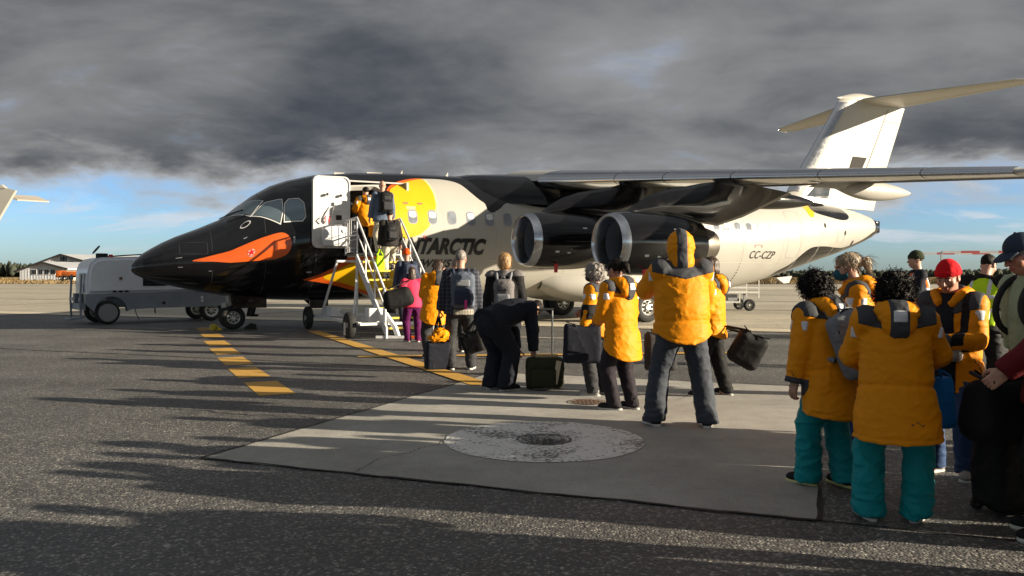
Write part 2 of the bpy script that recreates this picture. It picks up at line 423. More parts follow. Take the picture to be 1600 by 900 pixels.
def grass_tufts():
    r = random.Random(9); V = []; F = []
    for k in range(15000):
        y = r.uniform(126, 330); x = r.uniform(-1, 1) * y * .7; n = len(V); h = r.uniform(.10, .38) * (1 + y / 500)
        for q in range(3):
            a = r.uniform(0, 6.28); w = r.uniform(.06, .2); dx, dy = math.cos(a) * w, math.sin(a) * w
            m = len(V); V += [(x - dx, y - dy, -.05), (x + dx, y + dy, -.05), (x + dx * .3 + r.uniform(-.1, .1), y + dy * .3, h)]; F.append((m, m + 1, m + 2))
    o = mesh_obj('dry_grass', V, np.array(F), mat('dry_grass', (.24, .17, .08), .95, var=.4, vscale=.3)); tag(o, 'dry tan grass along the far edge of the apron', 'grass', kind='stuff')
grass_tufts()

def terminal_buildings():
    m_wall = mat('corrugated_shaded', (.60, .62, .66), .6, var=.06, vscale=.4)  # white wall, blue shade of the gable mixed into its colour
    m_trim = mat('dark_fascia', (.03, .028, .028), .7); m_roof = mat('metal_roof', (.55, .56, .58), .45, .3, var=.08, vscale=.3)
    m_sunlit = mat('cladding_sunlit', (.72, .66, .52), .7, var=.05, vscale=.4); m_win = mat('window_dark', (.02, .024, .03), .15); m_fr = mat('window_frame_white', (.7, .7, .7), .5)  # long side: same white wall with warm sunlight put into the colour
    D = 220.0; k = D / 1277.0
    X = lambda px: (px - 800) * k
    Z = lambda py, dd=D: max(0, 1.405 + (429.3 - py) * dd / 1277.0)
    def bld(name, label, D0, prof, depth, skew, wins, zr):
        """gable front facing the camera, long body running back to the right"""
        t = empty(name, (X(prof[1][0]) * D0 / D, D0, 0)); tag(t, label, 'building'); k0 = D0 / 1277.0
        lx, ax, rx = [(p[0] - prof[1][0]) * k0 for p in prof]; lz, az, rz = [1.405 + (429.3 - p[1]) * k0 for p in prof]
        sx = skew * depth
        mb = MB(); V = [(lx, 0, -.1), (rx, 0, -.1), (rx, 0, rz), (ax, 0, az), (lx, 0, lz)]
        mb.add(V + [(v[0] + sx, depth, v[2]) for v in V], [(0, 1, 2, 3, 4), (9, 8, 7, 6, 5), (4, 9, 5, 0)]); mb.build('wall', m_wall, t)
        n = 26 if depth > 30 else 14                                    # long side in separate cladding panels
        for i in range(n):
            y0, y1 = depth * i / n + .05, depth * (i + 1) / n - .05
            p = MB(); p.add([(rx + skew * y0, y0, -.1), (rx + skew * y1, y1, -.1), (rx + skew * y1, y1, rz), (rx + skew * y0, y0, rz)], [(0, 1, 2, 3)]); p.build('cladding_panel', m_sunlit, t)
        ov = .7
        r1 = MB(); r1.add([(ax, -ov, az + .35), (rx + 1.0, -ov, rz + .05), (rx + 1.0 + sx, depth, rz + .05), (ax + sx, depth, az + .35),
                           (ax, -ov, az + .1), (rx + 1.0, -ov, rz - .2), (rx + 1.0 + sx, depth, rz - .2), (ax + sx, depth, az + .1)],
                          [(0, 1, 2, 3), (4, 7, 6, 5), (0, 4, 5, 1), (1, 5, 6, 2), (2, 6, 7, 3), (3, 7, 4, 0)])
        ro = r1.build('roof', m_roof, t)
        r2 = MB(); r2.add([(ax, -ov, az + .35), (lx - 1.0, -ov, lz + .05), (lx - 1.0 + sx, depth, lz + .05), (ax + sx, depth, az + .35),
                           (ax, -ov, az + .1), (lx - 1.0, -ov, lz - .2), (lx - 1.0 + sx, depth, lz - .2), (ax + sx, depth, az + .1)],
                          [(3, 2, 1, 0), (5, 6, 7, 4), (1, 5, 4, 0), (2, 6, 5, 1), (3, 7, 6, 2), (0, 4, 7, 3)])
        r2.build('roof', m_roof, t)
        for (x0, z0, x1, z1) in ((lx - 1.0, lz - .1, ax, az + .22), (ax, az + .22, rx + 1.0, rz - .1)):
            f = MB(); f.tube([(x0, -ov - .1, z0), (x1, -ov - .1, z1)], .30, 4); f.build('fascia', m_trim, ro)
        for (px, py) in wins:
            wx, wz = (px - prof[1][0]) * k0, 1.405 + (429.3 - py) * k0
            w = MB(); w.box((wx, -.06, wz), (.62, .06, .72)); wo = w.build('window', m_fr, t)
            q = MB(); q.box((wx - .28, -.13, wz), (.24, .02, .6)); q.box((wx + .28, -.13, wz), (.24, .02, .6)); q.build('pane', m_win, wo)
        for i in range(1, 16):
            xx = lx + (rx - lx) * i / 16; zt = (lz + (az - lz) * (xx - lx) / (ax - lx)) if xx < ax else (az + (rz - az) * (xx - ax) / (rx - ax))
            g = MB(); g.box((xx, -.02, zt / 2), (.05, .02, zt / 2 - .2)); g.build('cladding_rib', m_wall, t)
    bld('airport_shed', 'low white shed with four small windows left of the orange truck', 205, ((31, 424), (67, 411), (102, 420)), 22, .55, ((54, 425), (64, 425), (73.5, 425), (83, 425)), 0)
    bld('airport_hangar', 'taller pale hangar with long sunlit side wall behind the white shed', 232, ((60, 413), (97, 399), (130, 408)), 60, .62, ((97.5, 404.5), (102.5, 404.5), (112, 411), (119.5, 413)), 0)
terminal_buildings()
# ------------------------------------------------------------------ airliner body lines (station s from the nose, metres)
FT = np.array([  # s, top, bottom, half width
 (0,1.585,1.535,.03),(.03,1.67,1.47,.12),(.1,1.775,1.405,.24),(.27,1.93,1.32,.44),(.45,2.05,1.255,.58),(.7,2.20,1.185,.73),(1.0,2.35,1.105,.88),(1.56,2.58,.975,1.10),
 (2.1,2.83,.875,1.28),(2.35,3.03,.84,1.35),(2.6,3.24,.81,1.42),(2.89,3.47,.785,1.49),(3.34,3.74,.75,1.58),(3.76,3.90,.73,1.65),(4.46,4.08,.715,1.73),(5.5,4.205,.71,1.77),(6.9,4.27,.72,1.78),
 (8.5,4.28,.72,1.78),(17.0,4.28,.72,1.78),(18.3,4.28,.80,1.78),(19.6,4.27,1.02,1.75),(20.8,4.25,1.27,1.66),(22.1,4.20,1.62,1.46),(23.1,4.14,1.88,1.26),(24.1,4.06,2.12,1.02),(25.2,3.92,2.42,.76),(25.9,3.80,2.64,.56),(26.5,3.66,2.86,.36),(26.88,3.52,3.05,.18)])
def fprof(s):
    t = np.interp(s, FT[:, 0], FT[:, 1]); b = np.interp(s, FT[:, 0], FT[:, 2]); w = np.interp(s, FT[:, 0], FT[:, 3])
    zc = np.where(s < 5.5, b + (t - b) * np.interp(s, (0, 2.1, 3.3, 5.5), (.46, .44, .46, .505)), (t + b) / 2)
    return t, b, w, zc
def fsurf(s, phi, off=0.0):
    """point on the body; phi: 0 = port side, 90 = crown, -90 = keel, 180 = starboard (degrees)"""
    t, b, w, zc = fprof(s); a = np.radians(phi); sn = np.sin(a); cs = np.cos(a)
    hz = np.where(sn > 0, t - zc, zc - b)
    ex = np.interp(s, (0, 2.2, 3.2, 5.0), (1.0, 1.0, .94, 1.0))
    cs2 = np.sign(cs) * np.abs(cs) ** ex
    return s, -(w + off) * cs2, zc + (hz + off) * sn
# ------------------------------------------------------------------ airliner
AIR_X, AIR_Y, AIR_TH = -9.359, 20.058, math.radians(27.713)
M_BLACK = mat('black_gloss_paint', (.005, .005, .006), .14, coat=.25, spec=.4, var=.25, vscale=1.5)
M_WHITE = mat('white_aircraft_paint', (.405, .393, .355), .42, coat=.10, spec=.35, var=.035, vscale=1.1)
M_YELLOW = mat('yellow_aircraft_paint', (.66, .39, .006), .34, coat=.35, var=.04, vscale=2)
M_PALEY = mat('pale_yellow_aircraft_paint', (.78, .66, .30), .30, coat=.35)
M_ORANGE = mat('orange_aircraft_paint', (.62, .10, .012), .30, coat=.35, var=.06, vscale=2)
M_METAL = mat('polished_metal', (.62, .64, .67), .20, 1.0, var=.05, vscale=3, bump=.05, bscale=4)
M_GREYP = mat('grey_aircraft_paint', (.30, .31, .33), .4, var=.08, vscale=3)
M_GLASS = mat('dark_glass', (.012, .016, .02), .04, coat=.6, spec=.9)
M_WSH = mat('windscreen_glass', (.16, .22, .25), .05, .55, coat=.5)  # pale blue of the sky in the glass is put into the base colour
M_PANE = mat('cabin_window_pane', (.20, .22, .25), .12, coat=.5, var=.25, vscale=3)
M_TYRE = mat('tyre_rubber', (.018, .018, .018), .8, var=.3, vscale=9, bump=.3, bscale=40)
M_HUB = mat('wheel_hub', (.55, .54, .50), .4, .5, var=.15, vscale=8)
M_STRUT = mat('gear_strut', (.55, .56, .56), .35, .4, var=.15, vscale=6)
M_DARK = mat('dark_interior', (.012, .012, .013), .8)
M_WPNL = mat('white_panel', (.66, .67, .67), .5, var=.06, vscale=4)
M_RED = mat('red_fabric', (.55, .03, .03), .7)
M_SKINGREY = mat('exhaust_metal', (.22, .20, .17), .35, .85, var=.2, vscale=4)
M_LINE = mat('panel_line', (.33, .32, .30), .6)
M_BLINE = mat('panel_line_dark', (.045, .045, .05), .5)
M_TXT = mat('black_lettering', (.012, .012, .012), .35)

air = empty('airliner', (AIR_X, AIR_Y, 0), AIR_TH)
tag(air, 'high-wing four-engine jet airliner with black nose and white tail, boarding', 'airplane')
D_S0, D_S1, D_P0, D_P1 = 5.0, 5.95, -16.9, 45.9

def fuselage():
    ss = sorted(set([round(v, 3) for v in np.concatenate([FT[:, 0], np.linspace(0, 1, 21) ** 1.5 * 1.0, np.arange(1, 26.8, .14), [D_S0, D_S1]])]))
    ss = [s for s in ss if s <= 26.88 and (s in (D_S0, D_S1) or min(abs(s - D_S0), abs(s - D_S1)) > .03)]
    ph = sorted(set(list(np.arange(-90, 270, 4.0)) + [D_P0, D_P1])); ph = [p for p in ph if p in (D_P0, D_P1) or min(abs(p - D_P0), abs(p - D_P1)) > .6]
    ss = np.array(ss); ph = np.array(ph); SSg, PPg = np.meshgrid(ss, ph, indexing='ij')
    x, y, z = fsurf(SSg, PPg); V = np.stack([x, y, z], -1).reshape(-1, 3); n = len(ph); F = []
    for i in range(len(ss) - 1):
        for k in range(n):
            l = (k + 1) % n
            if D_S0 - .001 <= ss[i] and ss[i + 1] <= D_S1 + .001 and ph[k] >= D_P0 - .01 and k + 1 < n and ph[k + 1] <= D_P1 + .01: continue
            F.append((i * n + k, (i + 1) * n + k, (i + 1) * n + l, i * n + l))
    F.append(tuple(range(n))); F.append(tuple((len(ss) - 1) * n + k for k in range(n - 1, -1, -1)))
    return mesh_obj('fuselage', V, F, M_BLACK, air, smooth=True)
FUS = fuselage()

def project(bm, fn, sx, sv):
    bmesh.ops.triangulate(bm, faces=list(bm.faces))
    xs = [v.co.x for v in bm.verts]; ys = [v.co.y for v in bm.verts]
    for a, lo, hi, st in ((0, min(xs), max(xs), sx), (1, min(ys), max(ys), sv)):
        k = math.floor(lo / st) + 1
        while k * st < hi:
            co = [0, 0, 0]; no = [0, 0, 0]; co[a] = k * st; no[a] = 1
            bmesh.ops.bisect_plane(bm, geom=list(bm.verts) + list(bm.edges) + list(bm.faces), dist=1e-6, plane_co=co, plane_no=no); k += 1
    for v in bm.verts: v.co = Vector(fn(v.co.x, v.co.y))
def skin_phi(off): return lambda s, p: [float(q) for q in fsurf(np.float64(s), np.float64(p), off)]
def skin_z(off):
    def fn(s, z):
        t, b, w, zc = fprof(np.float64(s)); hz = (t - zc) if z > zc else (zc - b)
        ph = math.degrees(math.asin(max(-1, min(1, (z - zc) / hz)))); return [float(q) for q in fsurf(np.float64(s), np.float64(ph), off)]
    return fn
def patch(name, poly, off, m, parent, fn=skin_phi, sx=.25, sv=4.0, mirror=False, curve=0):
    """a painted or fitted piece that follows the body's curve"""
    if curve: poly = smooth_poly(poly, curve)
    bm = bmesh.new(); bm.faces.new([bm.verts.new((p[0], p[1], 0)) for p in poly]); project(bm, fn(off), sx, sv)
    if mirror:
        for v in bm.verts: v.co.y = -v.co.y
    # outward normals
    for f_ in bm.faces:
        f_.normal_update(); c = f_.calc_center_median(); t, b, w, zc = fprof(np.float64(c.x))
        if f_.normal.dot(Vector((0, c.y, c.z - float(zc)))) < 0: f_.normal_flip()
    me = bpy.data.meshes.new(name); bm.to_mesh(me); bm.free(); me.materials.append(m); me.polygons.foreach_set('use_smooth', [True] * len(me.polygons))
    o = bpy.data.objects.new(name, me); COL.objects.link(o); o.parent = parent; return o
def scaled(poly, k):
    cx = sum(p[0] for p in poly) / len(poly); cy = sum(p[1] for p in poly) / len(poly)
    return [(cx + (p[0] - cx) * k, cy + (p[1] - cy) * k) for p in poly]

white_edge = smooth_poly([(6.1, 20), (6.1, 32), (6.19, 43), (6.5, 52), (7.0, 59.5), (7.5, 62.5), (7.95, 62.0), (8.32, 56), (8.57, 42.5), (8.75, 34.5), (8.9, 30), (8.95, 23.5), (9.09, 20.8), (9.36, 25.5), (9.61, 31.5), (10.1, 31.5), (10.69, 28.5), (12, 27), (13.6, 32), (15.2, 45), (16.2, 70)], 5, False)
front_low = [(6.1, -90), (5.9, -75), (5.47, -60), (4.89, -50.5), (4.35, -43.8), (3.88, -39.5), (4.3, -34), (4.6, -28.5), (4.94, -20), (5.0, -18.2), (5.98, -18.2), (5.98, 5)]
for mir in (False, True):
    patch('white_livery', front_low + white_edge + [(16.6, 90), (26.85, 90), (26.85, -90)], .003, M_WHITE, air, sx=.2, mirror=mir)
for mir in (False, True):
    patch('orange_livery', [(3.88, -39.5), (4.3, -34), (4.6, -28.5), (4.94, -20), (5.0, -18.4), (5.98, -18.4), (6.25, -25), (6.25, -60), (5.8, -66), (5.47, -60), (4.89, -50.5), (4.35, -43.8)], .006, M_ORANGE, air, mirror=mir)
    patch('yellow_livery', smooth_poly([(4.40, -38.5), (4.77, -30), (5.2, -23), (5.9, -20.5), (6.32, -22), (6.5, -40), (6.3, -60), (5.7, -58), (5.05, -47)], 4), .009, M_YELLOW, air, mirror=mir)
    patch('orange_livery', smooth_poly([(6.08, 25), (6.12, 42), (6.46, 53), (7.0, 60.5), (7.32, 61.8), (6.9, 54), (6.5, 48), (6.25, 38)], 4), .006, M_ORANGE, air, mirror=mir)
    ye = [(6.1, 26), (6.13, 36), (6.23, 43), (6.52, 50.5), (6.87, 55.5), (7.2, 60.2), (7.33, 59), (7.38, 50), (7.42, 38.5), (7.41, 25.5), (7.28, 14.5), (7.12, 5.5), (6.9, -.5), (6.68, -3), (6.4, -5), (6.1, -9), (5.985, -10), (6.0, 5)]
    patch('pale_yellow_livery', [(p[0] + (.05 if p[0] > 6.85 and p[1] < 60 else 0), p[1]) for p in ye], .0075, M_PALEY, air, mirror=mir)
    patch('yellow_livery', ye, .009, M_YELLOW, air, mirror=mir)
beak = [(1.30, 4.4), (1.86, 10.8), (2.44, 12.8), (2.94, 12.6), (3.27, 12.2), (3.45, 9.0), (3.55, 2.5), (3.52, -5.5), (3.38, -11.0), (3.02, -12.2), (2.43, -6.8), (1.86, .2)]
for mir in (False, True): patch('beak_livery', smooth_poly(beak, 4), .004, M_ORANGE, air, mirror=mir)
M_REDP = mat('red_emblem', (.62, .015, .02), .4)
def star(c, r, n=5, k=.42, ks=1.0):
    o = []
    for i in range(2 * n):
        a = math.pi / 2 + math.pi * i / n; rr = r if i % 2 == 0 else r * k; o.append((c[0] + rr * math.cos(a), c[1] + rr * math.sin(a) * ks))
    return o
deg = 180 / math.pi / 1.45
patch('emblem_disc', [(2.62 + .085 * math.cos(a), 2 + .085 * deg * math.sin(a)) for a in np.linspace(0, 2 * math.pi, 20, endpoint=False)], .008, mat('emblem_pink', (.70, .35, .30), .4), air)
patch('emblem_mark', star((2.62, 2), .095, ks=deg), .012, M_REDP, air)
# tail markings
for mir in (False, True):
    patch('black_livery', smooth_poly([(20.45, -56), (21.02, -43), (21.44, -29), (21.92, -22.5), (22.79, -27.5), (23.65, -38), (24.5, -47), (25.6, -40), (26.6, -20), (26.8, -89), (24, -89), (20.9, -89)], 4), .006, M_BLACK, air, mirror=mir)
    patch('black_livery', [(26.45, -30), (26.86, -60), (26.86, 80), (26.6, 60), (26.5, 10)], .007, M_BLACK, air, mirror=mir)
    patch('yellow_livery', smooth_poly([(21.2, 88), (21.6, 60), (21.72, 40), (21.8, 26), (22.1, 30), (22.3, 60), (22.5, 88)], 4), .006, M_YELLOW, air, mirror=mir)
    patch('black_livery', smooth_poly([(22.3, 88), (22.2, 60), (22.1, 38), (22.75, 28), (23.93, 20), (24.4, 30), (24.3, 50), (24.2, 80), (23.5, 88)], 4), .009, M_BLACK, air, mirror=mir)
# lettering
def lettering(txt, s0, s1, z0, z1, m, shear, bold, off=.012):
    cu = bpy.data.curves.new('lettering', 'FONT'); cu.body = txt; cu.shear = shear; cu.offset = bold; cu.resolution_u = 3; cu.space_character = 1.0
    to = bpy.data.objects.new('lettering', cu); COL.objects.link(to); bpy.context.view_layer.update()
    me = bpy.data.meshes.new_from_object(to.evaluated_get(bpy.context.evaluated_depsgraph_get())); bpy.data.objects.remove(to)
    bm = bmesh.new(); bm.from_mesh(me); bpy.data.meshes.remove(me)
    xs = [v.co.x for v in bm.verts]; ys = [v.co.y for v in bm.verts]; cap = .70 if txt.isupper() else max(ys)
    for v in bm.verts:
        v.co.x = s0 + (v.co.x - min(xs)) / (max(xs) - min(xs)) * (s1 - s0); v.co.y = z0 + v.co.y / cap * (z1 - z0); v.co.z = 0
    bmesh.ops.remove_doubles(bm, verts=bm.verts, dist=1e-5)
    project(bm, skin_z(off), .3, .1)
    for f_ in bm.faces:
        f_.normal_update()
        if f_.normal.y > 0: f_.normal_flip()
    me = bpy.data.meshes.new('lettering'); bm.to_mesh(me); bm.free(); me.materials.append(m)
    o = bpy.data.objects.new('lettering', me); COL.objects.link(o); o.parent = air; return o
lettering('ANTARCTIC', 6.12, 8.84, 1.985, 2.375, M_TXT, .30, .055)
lettering('Airways', 6.38, 7.86, 1.62, 1.93, M_TXT, .30, .006)
lettering('CC-CZP', 18.62, 19.82, 1.955, 2.205, M_TXT, .25, .004)
# cabin windows
WIN = [6.70 + .5655 * i for i in range(6)] + [10.09 + .53 * i for i in range(13)] + [17.15, 17.56, 18.05, 18.55, 19.07, 19.6]
wp = rrect(.115, .175, .095, 4)
def cabin_window(s, mir=False):
    fr = patch('window', [(s + a * 1.16, 2.945 + b * 1.13) for a, b in wp], .010, M_GREYP, air, skin_z, 1, .09, mir)
    patch('pane', [(s + a, 2.945 + b) for a, b in wp], .013, M_PANE, fr, skin_z, 1, .09, mir)
    patch('blind', [(s + a * .86, 2.945 + .06 + b * .5) for a, b in wp], .0155, M_WPNL if int(s * 7) % 3 else M_PANE, fr, skin_z, 1, .09, mir)
for s in WIN: cabin_window(s)
for s in WIN[::1]: cabin_window(s, True)
# small stencils above and around the first windows
for s, z, w, h_ in ((6.55, 3.30, .07, .02), (6.95, 3.30, .07, .02), (6.68, 3.18, .13, .035), (7.02, 2.40, .04, .05)):
    patch('stencil', [(s - w, z - h_), (s + w, z - h_), (s + w, z + h_), (s - w, z + h_)], .0135, M_PALEY if w > .1 else mat('stencil_red', (.45, .12, .10), .5), air, skin_z, 1, .2)
for s, z, w, h_ in ((18.95, 2.40, .14, .012), (18.80, 2.36, .015, .04), (19.12, 2.36, .015, .04)):
    patch('stencil', [(s - w, z - h_), (s + w, z - h_), (s + w, z + h_), (s - w, z + h_)], .0135, mat('stencil_red', (.45, .12, .10), .5), air, skin_z, 1, .2)
for s, p_, w, h_ in ((3.62, 3, .02, 3), (2.62, -2.6, .05, .5), (4.02, -31, .06, .8), (1.02, 12, .07, .5), (2.5, 20, .04, .4), (1.05, -8, .05, .5), (1.7, -16, .03, .4)):
    patch('stencil', [(s - w, p_ - h_), (s + w, p_ - h_), (s + w, p_ + h_), (s - w, p_ + h_)], .0055, M_GREYP, air)
# outlines of hatches as thin raised frames
def outline(name, poly, wid, off, m, fn=skin_z, sv=.2):
    n = len(poly); cx = sum(p[0] for p in poly) / n; cy = sum(p[1] for p in poly) / n; out = MB(); f = fn(off); kk = 1.0 if fn is skin_z else deg
    V = []
    for q in poly:
        dx, dy = q[0] - cx, (q[1] - cy) / kk; l = math.hypot(dx, dy); V.append(f(*q)); V.append(f(q[0] + dx / l * wid, q[1] + dy / l * wid * kk))
    F = [(2 * i, 2 * ((i + 1) % n), 2 * ((i + 1) % n) + 1, 2 * i + 1) for i in range(n)]
    o = mesh_obj(name, V, F, m, air); return o
def dense(poly, st=.06):
    o = []
    for i in range(len(poly)):
        a, b = poly[i], poly[(i + 1) % len(poly)]; k = max(1, int(math.hypot(b[0] - a[0], b[1] - a[1]) / st))
        o += [(a[0] + (b[0] - a[0]) * j / k, a[1] + (b[1] - a[1]) * j / k) for j in range(k)]
    return o
outline('rear_door_outline', dense([(20.75 + a, 2.80 + b) for a, b in rrect(.34, .80, .14)]), .022, .007, M_LINE)
outline('hatch_outline', dense([(23.7 + a, 2.75 + b) for a, b in rrect(.22, .16, .04)]), .015, .008, M_LINE)
outline('radome_outline', dense([(1.0, 1.2), (1.02, 1.2), (1.02, 2.2), (1.0, 2.2)], .05), .003, .004, M_BLINE)
outline('hatch_outline', dense([(1.35 + a, 2.05 + b) for a, b in rrect(.30, .14, .03)]), .010, .004, M_BLINE)
for s in (7.6, 9.2, 10.3, 11.5, 12.8, 14.4, 15.8, 17.0, 18.3, 20.2, 21.2, 22.3, 23.4, 24.4):
    f = skin_phi(.0075); q = [f(s, p) for p in np.arange(-88, 26, 3)]; q2 = [f(s + .014, p) for p in np.arange(-88, 26, 3)]; n = len(q)
    mesh_obj('panel_joint', q + q2, [(i, i + 1, n + i + 1, n + i) for i in range(n - 1)], mat('panel_joint', (.52, .50, .46), .5), air)
f = skin_z(.0075); q = [f(s, 1.80) for s in np.arange(9, 20, .2)]; q2 = [f(s, 1.815) for s in np.arange(9, 20, .2)]; n = len(q)
mesh_obj('panel_joint', q + q2, [(i, i + 1, n + i + 1, n + i) for i in range(n - 1)], MATS['panel_joint'], air)
for s, z in ((22.55, 3.17), (23.95, 2.95), (24.75, 2.62)):
    patch('vent_hole', [(s + .07 * math.cos(a), z + .09 * math.sin(a)) for a in np.linspace(0, 6.28, 12, endpoint=False)], .012, M_DARK, air, skin_z, 1, .2)
for s in (1.75, 2.95, 4.15):
    f = skin_phi(.0042); q = [f(s, p) for p in np.arange(-80, 85, 3) if not (1.2 < s < 3.6 and -14 < p < 14)]; q2 = [f(s + .010, p) for p in np.arange(-80, 85, 3) if not (1.2 < s < 3.6 and -14 < p < 14)]; n = len(q)
    mesh_obj('panel_joint', q + q2, [(i, i + 1, n + i + 1, n + i) for i in range(n - 1) if (Vector(q[i]) - Vector(q[i + 1])).length < .2], M_BLINE, air)
# rivet rows: small domes in lines along the joints
rv = MB(); f = skin_phi(.006)
for s in (10.24, 12.74, 16.94, 20.14, 22.24, 18.24, 21.14):
    for p in np.arange(-55, 22, 2.2): c = Vector(f(s, p)); rv.box(c, (.006, .004, .006))
for z in (1.86, 2.62, 3.32):
    g_ = skin_z(.006)
    for s in np.arange(16.6, 20.3, .09): rv.box(Vector(g_(s, z)), (.006, .004, .006))
tag(rv.build('rivets', MATS['panel_joint'], air), kind='stuff')
# cockpit glazing
W1 = [(2.12, 79), (2.33, 84), (2.58, 83), (2.80, 66), (2.97, 56), (2.66, 44.5)]
W2 = [(2.72, 42), (3.04, 50), (3.40, 45), (3.38, 32), (3.30, 21)]
W3 = [(3.42, 21.5), (3.48, 39), (3.58, 42.5), (3.80, 40.5), (3.90, 35), (3.90, 22), (3.82, 18.8)]
M_TRIM = mat('window_trim_white', (.80, .80, .78), .4)
for mir in (False, True):
    for w in (W1, W2, W3):
        fr = patch('cockpit_window', scaled(w, 1.12), .006, M_TRIM, air, sx=.12, mirror=mir)
        patch('rubber_seal', scaled(w, 1.025), .009, M_BLACK, fr, sx=.12, mirror=mir)
        patch('pane', scaled(w, .98), .012, M_WSH, fr, sx=.12, mirror=mir)
ov = [(2.53 + .125 * math.cos(a), 36 + 3.6 * math.sin(a)) for a in np.linspace(0, 6.28, 20, endpoint=False)]
fr = patch('sensor_port', ov, .006, M_TRIM, air); patch('sensor_cover', scaled(ov, .82), .009, M_GREYP, fr); patch('sensor_ring', scaled(ov, .72), .0115, M_BLACK, fr)
mb = MB(); f = skin_phi(.03)
mb.tube([f(2.05, 84), f(2.3, 72), f(2.55, 60)], .012, 6); mb.tube([f(2.15, 60), f(2.35, 55), f(2.62, 47)], .010, 6); mb.build('windscreen_wiper', M_BLINE, air)
# doorway, vestibule, open door
def doorway():
    f = skin_phi(.03); g = skin_phi(-.10); V = []; prm = rrect(.5 * (D_S1 - D_S0) + .02, .5 * (D_P1 - D_P0) + .8, .001)
    cs_, cp = (D_S0 + D_S1) / 2, (D_P0 + D_P1) / 2
    hs, hp = (D_S1 - D_S0) / 2, (D_P1 - D_P0) / 2
    poly = []
    for cx, cy, a0 in ((1, 1, 0), (-1, 1, 90), (-1, -1, 180), (1, -1, 270)):
        for k in range(7):
            a = math.radians(a0 + 15 * k); poly.append((cs_ + cx * (hs - .22) + .22 * math.cos(a), cp + cy * (hp - 8) + 8 * math.sin(a)))
    n = len(poly); V = [f(*p) for p in poly]
    out = [(cs_ + math.copysign(hs + .05, p[0] - cs_) if abs(p[0] - cs_) > hs - .2 else p[0], cp + math.copysign(hp + 2, p[1] - cp) if abs(p[1] - cp) > hp - 7 else p[1]) for p in poly]
    V += [f(*p) for p in out]; V += [g(*p) for p in poly]; V += [skin_phi(.0)(*p) for p in out]
    F = []
    for i in range(n):
        j = (i + 1) % n; F += [(i, j, n + j, n + i), (i, 2 * n + i, 2 * n + j, j), (n + i, n + j, 3 * n + j, 3 * n + i)]
    o = mesh_obj('door_frame', V, F, mat('door_frame', (.62, .60, .55), .4, .2), air, smooth=True); o.data.set_sharp_from_angle(angle=math.radians(40))
    m_in = mat('cabin_lining', (.42, .41, .40), .7)
    b = MB(); b.box((5.45, -.2, 1.92), (1.3, 1.40, .03)); b.build('cabin_floor', mat('cabin_floor', (.08, .08, .09), .8), air)
    b = MB(); b.box((5.45, .95, 2.95), (1.2, .03, 1.0)); b.build('galley_panel', m_in, air)
    b = MB(); b.box((4.3, -.2, 2.9), (.03, 1.15, .98)); b.build('cockpit_bulkhead', m_in, air)
    b = MB(); b.box((6.7, -.2, 2.9), (.03, 1.15, .98)); b.build('cabin_bulkhead', m_in, air)
    b = MB(); b.box((5.45, -.3, 3.86), (1.2, .9, .02)); b.build('cabin_ceiling', m_in, air)
doorway()
def open_door():
    # the plug door stands flat against the body ahead of the opening, inner face outwards
    hx, hz = .47, .90; cx, cz = 4.47, 2.97
    out = rrect(hx, hz, .15, 6)
    def pt(a, b, off):
        s = cx + a; z = cz + b; zz = min(z, 3.72)
        base = skin_z(0)(s, zz); y0 = -2.0 - .03 * (a) + .10 * ((b - .1) / .9) ** 2
        return (s, y0 - off, z)
    V = []; n = len(out)
    def ring(k, off): return [pt(a * k, b * (1 - (1 - k) * hx / hz), off) for a, b in out]
    rings = [ring(.97, -.10), ring(1.0, -.08), ring(1.0, 0.0), ring(.975, .018), ring(.93, .018), ring(.91, -.012), ring(.6, -.012), ring(.25, -.012)]
    for r in rings: V += r
    F = [tuple(range(n - 1, -1, -1))]
    for r in range(len(rings) - 1):
        for i in range(n):
            j = (i + 1) % n; F.append((r * n + i, r * n + j, (r + 1) * n + j, (r + 1) * n + i))
    F.append(tuple((len(rings) - 1) * n + i for i in range(n)))
    d = mesh_obj('open_door', V, F, mat('door_inner', (.66, .66, .64), .45, var=.05, vscale=5), air, smooth=True); d.data.set_sharp_from_angle(angle=math.radians(30))
    d['label'] = 'open front door, its white inner face with handle and slide pack'
    y = -2.0
    b = MB(); b.box((4.50, y - .06, 2.36), (.30, .10, .25), bev=.04); b.build('slide_pack', mat('slide_pack', (.62, .63, .64), .5), d, 40)
    b = MB(); b.lathe([(-.02, .0), (-.02, .045), (.02, .05), (.02, 0)], Matrix.Translation((4.72, y - .17, 2.50)) @ Matrix.Rotation(math.pi / 2, 4, 'X'), 16); b.build('gauge', M_WPNL, d)
    b = MB(); b.tube([(4.38, y - .03, 2.72), (4.40, y - .09, 2.85), (4.46, y - .09, 3.0), (4.50, y - .05, 3.12)], .014, 6); b.build('door_handle', mat('handle_dark', (.05, .05, .05), .4), d, 60)
    b = MB(); b.tube([(4.28, y - .03, 2.70), (4.27, y - .08, 2.80), (4.29, y - .03, 2.86)], .014, 6); b.tube([(4.37, y - .03, 2.70), (4.38, y - .08, 2.80), (4.39, y - .03, 2.86)], .014, 6); b.build('red_lever', M_REDP, d, 60)
    b = MB(); b.box((4.63, y - .02, 2.83), (.07, .015, .06)); b.build('latch_box', M_DARK, d)
    for qx, qz in ((4.34, 3.40), (4.68, 3.38)):
        b = MB(); b.box((qx, y - .03, qz), (.022, .03, .03)); b.build('roller', M_DARK, d)
    for qz in (2.62, 3.05, 3.18):
        b = MB(); b.box((4.62, y - .01, qz), (.10, .008, .045)); b.build('placard', M_WPNL, d)
    b = MB()
    for qz in (2.45, 3.2): b.tube([(4.85, -1.80, qz), (4.98, -1.95, qz), (5.02, -1.80, qz)], .035, 6)
    b.build('door_hinge_arm', M_GREYP, air, 60)
open_door()

